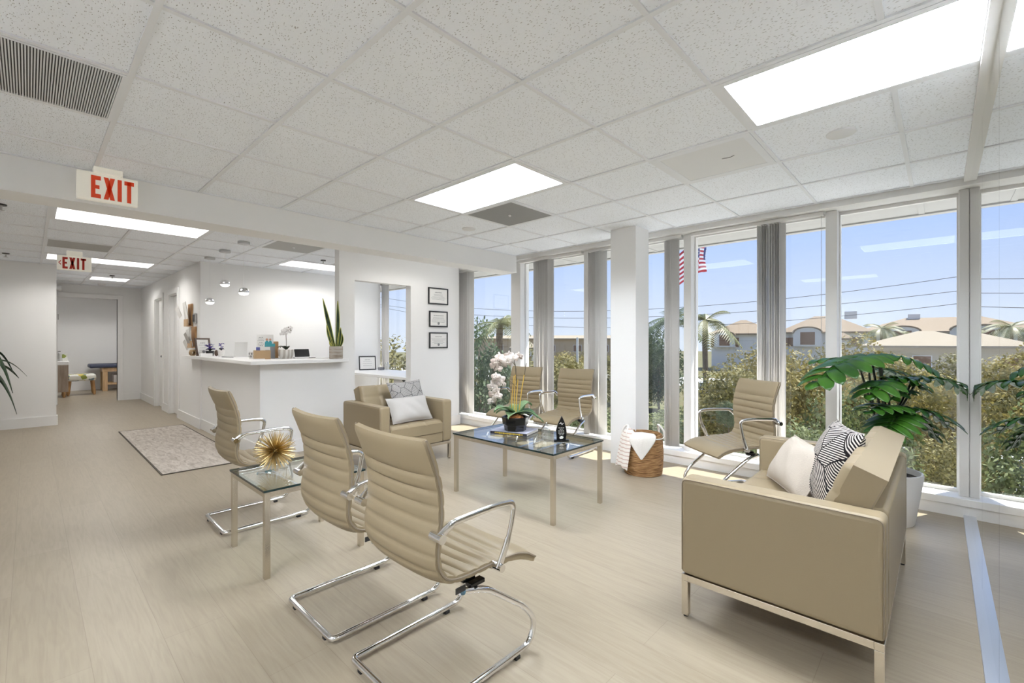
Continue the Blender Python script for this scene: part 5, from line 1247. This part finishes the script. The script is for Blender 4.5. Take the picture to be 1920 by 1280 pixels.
# the flag: thirteen stripes and a star field, hoist at the pole, blown round on itself
def flagpt(u, v):
    r = .36*math.sin(min(1, u/.36)*PI/2) if u < .36 else .36 - 1.02*((u-.36)/.64)
    f = .02+.22*u + .06*math.sin(u*9); z = -.80*v - .62*u**1.2 - .10*math.sin(u*7+v) + .15*(1-v)*u
    return P(r+.035*math.sin(v*4+u*8), 4.40+z, f) + Vector((14.12, 5.49, 0))
b = MB(); NU, NV = 40, 13
rows = [[flagpt(i/NU, j/NV) for j in range(NV+1)] for i in range(NU+1)]
b.grid(rows)
k = 0
for i in range(NU):
    for j in range(NV):
        b.m[k] = 2 if (i < NU*.40 and j < 7) else (0 if j % 2 == 0 else 1); k += 1
flag = b.build('flag', [W['fred'], W['fwhite'], W['fblue']], ang=80, solid=.004); tag(flag, 'red white striped flag with blue star field flying outside by the window mullion', 'flag')
b = MB()
for i in range(9):
    for j in range(5 if i % 2 == 0 else 4):
        c = flagpt(.03+.04*i, (.04+.10*j+(.05 if i % 2 else 0))); 
        for s in (-1, 1): b.ball(c+FF*.004*s, .014, 5)
b.build('star', W['fwhite'], flag)

def car(x, y, rz, m, label):
    t = thing('car', label, 'car', (x, y, GZ), rz); L = 4.5; MX = Matrix(((1, 0, 0, 0), (0, 0, 1, 0), (0, 1, 0, 0), (0, 0, 0, 1)))
    body = [(-2.2, .32), (2.2, .32), (2.25, .60), (2.15, .80), (1.25, .93), (-2.0, .98), (-2.22, .85), (-2.25, .5)]
    MB().prism(body, -.88, .88, M=MX).build('body', W[m], t, bevel=.09, seg=3, ang=60)
    cab = [(1.15, .90), (.45, 1.40), (-1.15, 1.46), (-1.95, .94)]
    b = MB(); vs = [(x_, -.80 if z < 1 else -.62, z) for x_, z in cab] + [(x_, .80 if z < 1 else .62, z) for x_, z in cab]; b.add(vs, [(0, 1, 2, 3), (7, 6, 5, 4), (0, 4, 5, 1), (1, 5, 6, 2), (2, 6, 7, 3)])
    b.build('windows', W['carglass'], t, bevel=.03, ang=60)
    b = MB(); b.box(-1.12, .42, -.60, .60, 1.40, 1.475); b.build('roof_panel', W[m], t, bevel=.03, ang=60)
    for sx in (-1.4, 1.4):
        for sy in (-.80, .80): 
            w = MB().lathe([(.0001, -.10), (.30, -.10), (.33, -.07), (.33, .07), (.30, .10), (.0001, .10)], (0, 0, 0), 20, M=Matrix.Translation((sx, sy, .33)) @ Matrix.Rotation(PI/2, 4, 'X')).build('wheel', W['tyre'], t)
car(23.2, 1.55, 1.75, 'carw', 'white car parked below, seen between the loveseat and the golden trees')
car(25.5, -2.6, 1.70, 'cars', 'silver car parked below beside the white car')
car(24.6, 4.9, 1.75, 'cars', 'silver car parked below behind the green trees')
car(46.0, 17.4, .4, 'carw', 'distant white car on the road, seen right of the flagpole')

# ------------------------------------------------------------------ world, sun, camera
w = bpy.data.worlds.new('sky'); S.world = w; w.use_nodes = True; nt = w.node_tree; N = nt.nodes; L = nt.links
bg = N['Background']; tc = N.new('ShaderNodeTexCoord'); sx = N.new('ShaderNodeSeparateXYZ'); rp = N.new('ShaderNodeValToRGB')
L.new(tc.outputs['Generated'], sx.inputs[0]); L.new(sx.outputs['Z'], rp.inputs['Fac']); L.new(rp.outputs['Color'], bg.inputs['Color'])
e = rp.color_ramp.elements
for p, c in ((0., (.93, 1.0, 1.17)), (.07, (.82, .93, 1.20)), (.20, (.57, .75, 1.22)), (.38, (.42, .64, 1.20)), (1., (.30, .52, 1.15))):
    if p == 0: e[0].position = 0; e[0].color = (*c, 1)
    elif p == 1.: e[-1].position = 1; e[-1].color = (*c, 1)
    else: q = e.new(p); q.color = (*c, 1)
bg.inputs['Strength'].default_value = 0.61
sl = bpy.data.lights.new('sun', 'SUN'); sl.energy = 8.1; sl.angle = math.radians(.6); sl.color = (1, .95, .87)
so = bpy.data.objects.new('sun', sl); COL.objects.link(so); so.rotation_euler = Vector((1, -.50, 1.84)).to_track_quat('Z', 'Y').to_euler(); so.location = (30, -15, 55)
cd = bpy.data.cameras.new('camera'); cam = bpy.data.objects.new('camera', cd); COL.objects.link(cam); S.camera = cam
cam.location = (0, 0, 1.28); cam.rotation_euler = (PI/2, 0, .7553-PI/2); cd.lens = 36*853/1920; cd.sensor_width = 36; cd.clip_start = .02; cd.clip_end = 600
S.view_settings.view_transform = 'Standard'; S.view_settings.look = 'None'; S.view_settings.exposure = 0.64; S.view_settings.gamma = 1; S.view_settings.use_curve_mapping = False
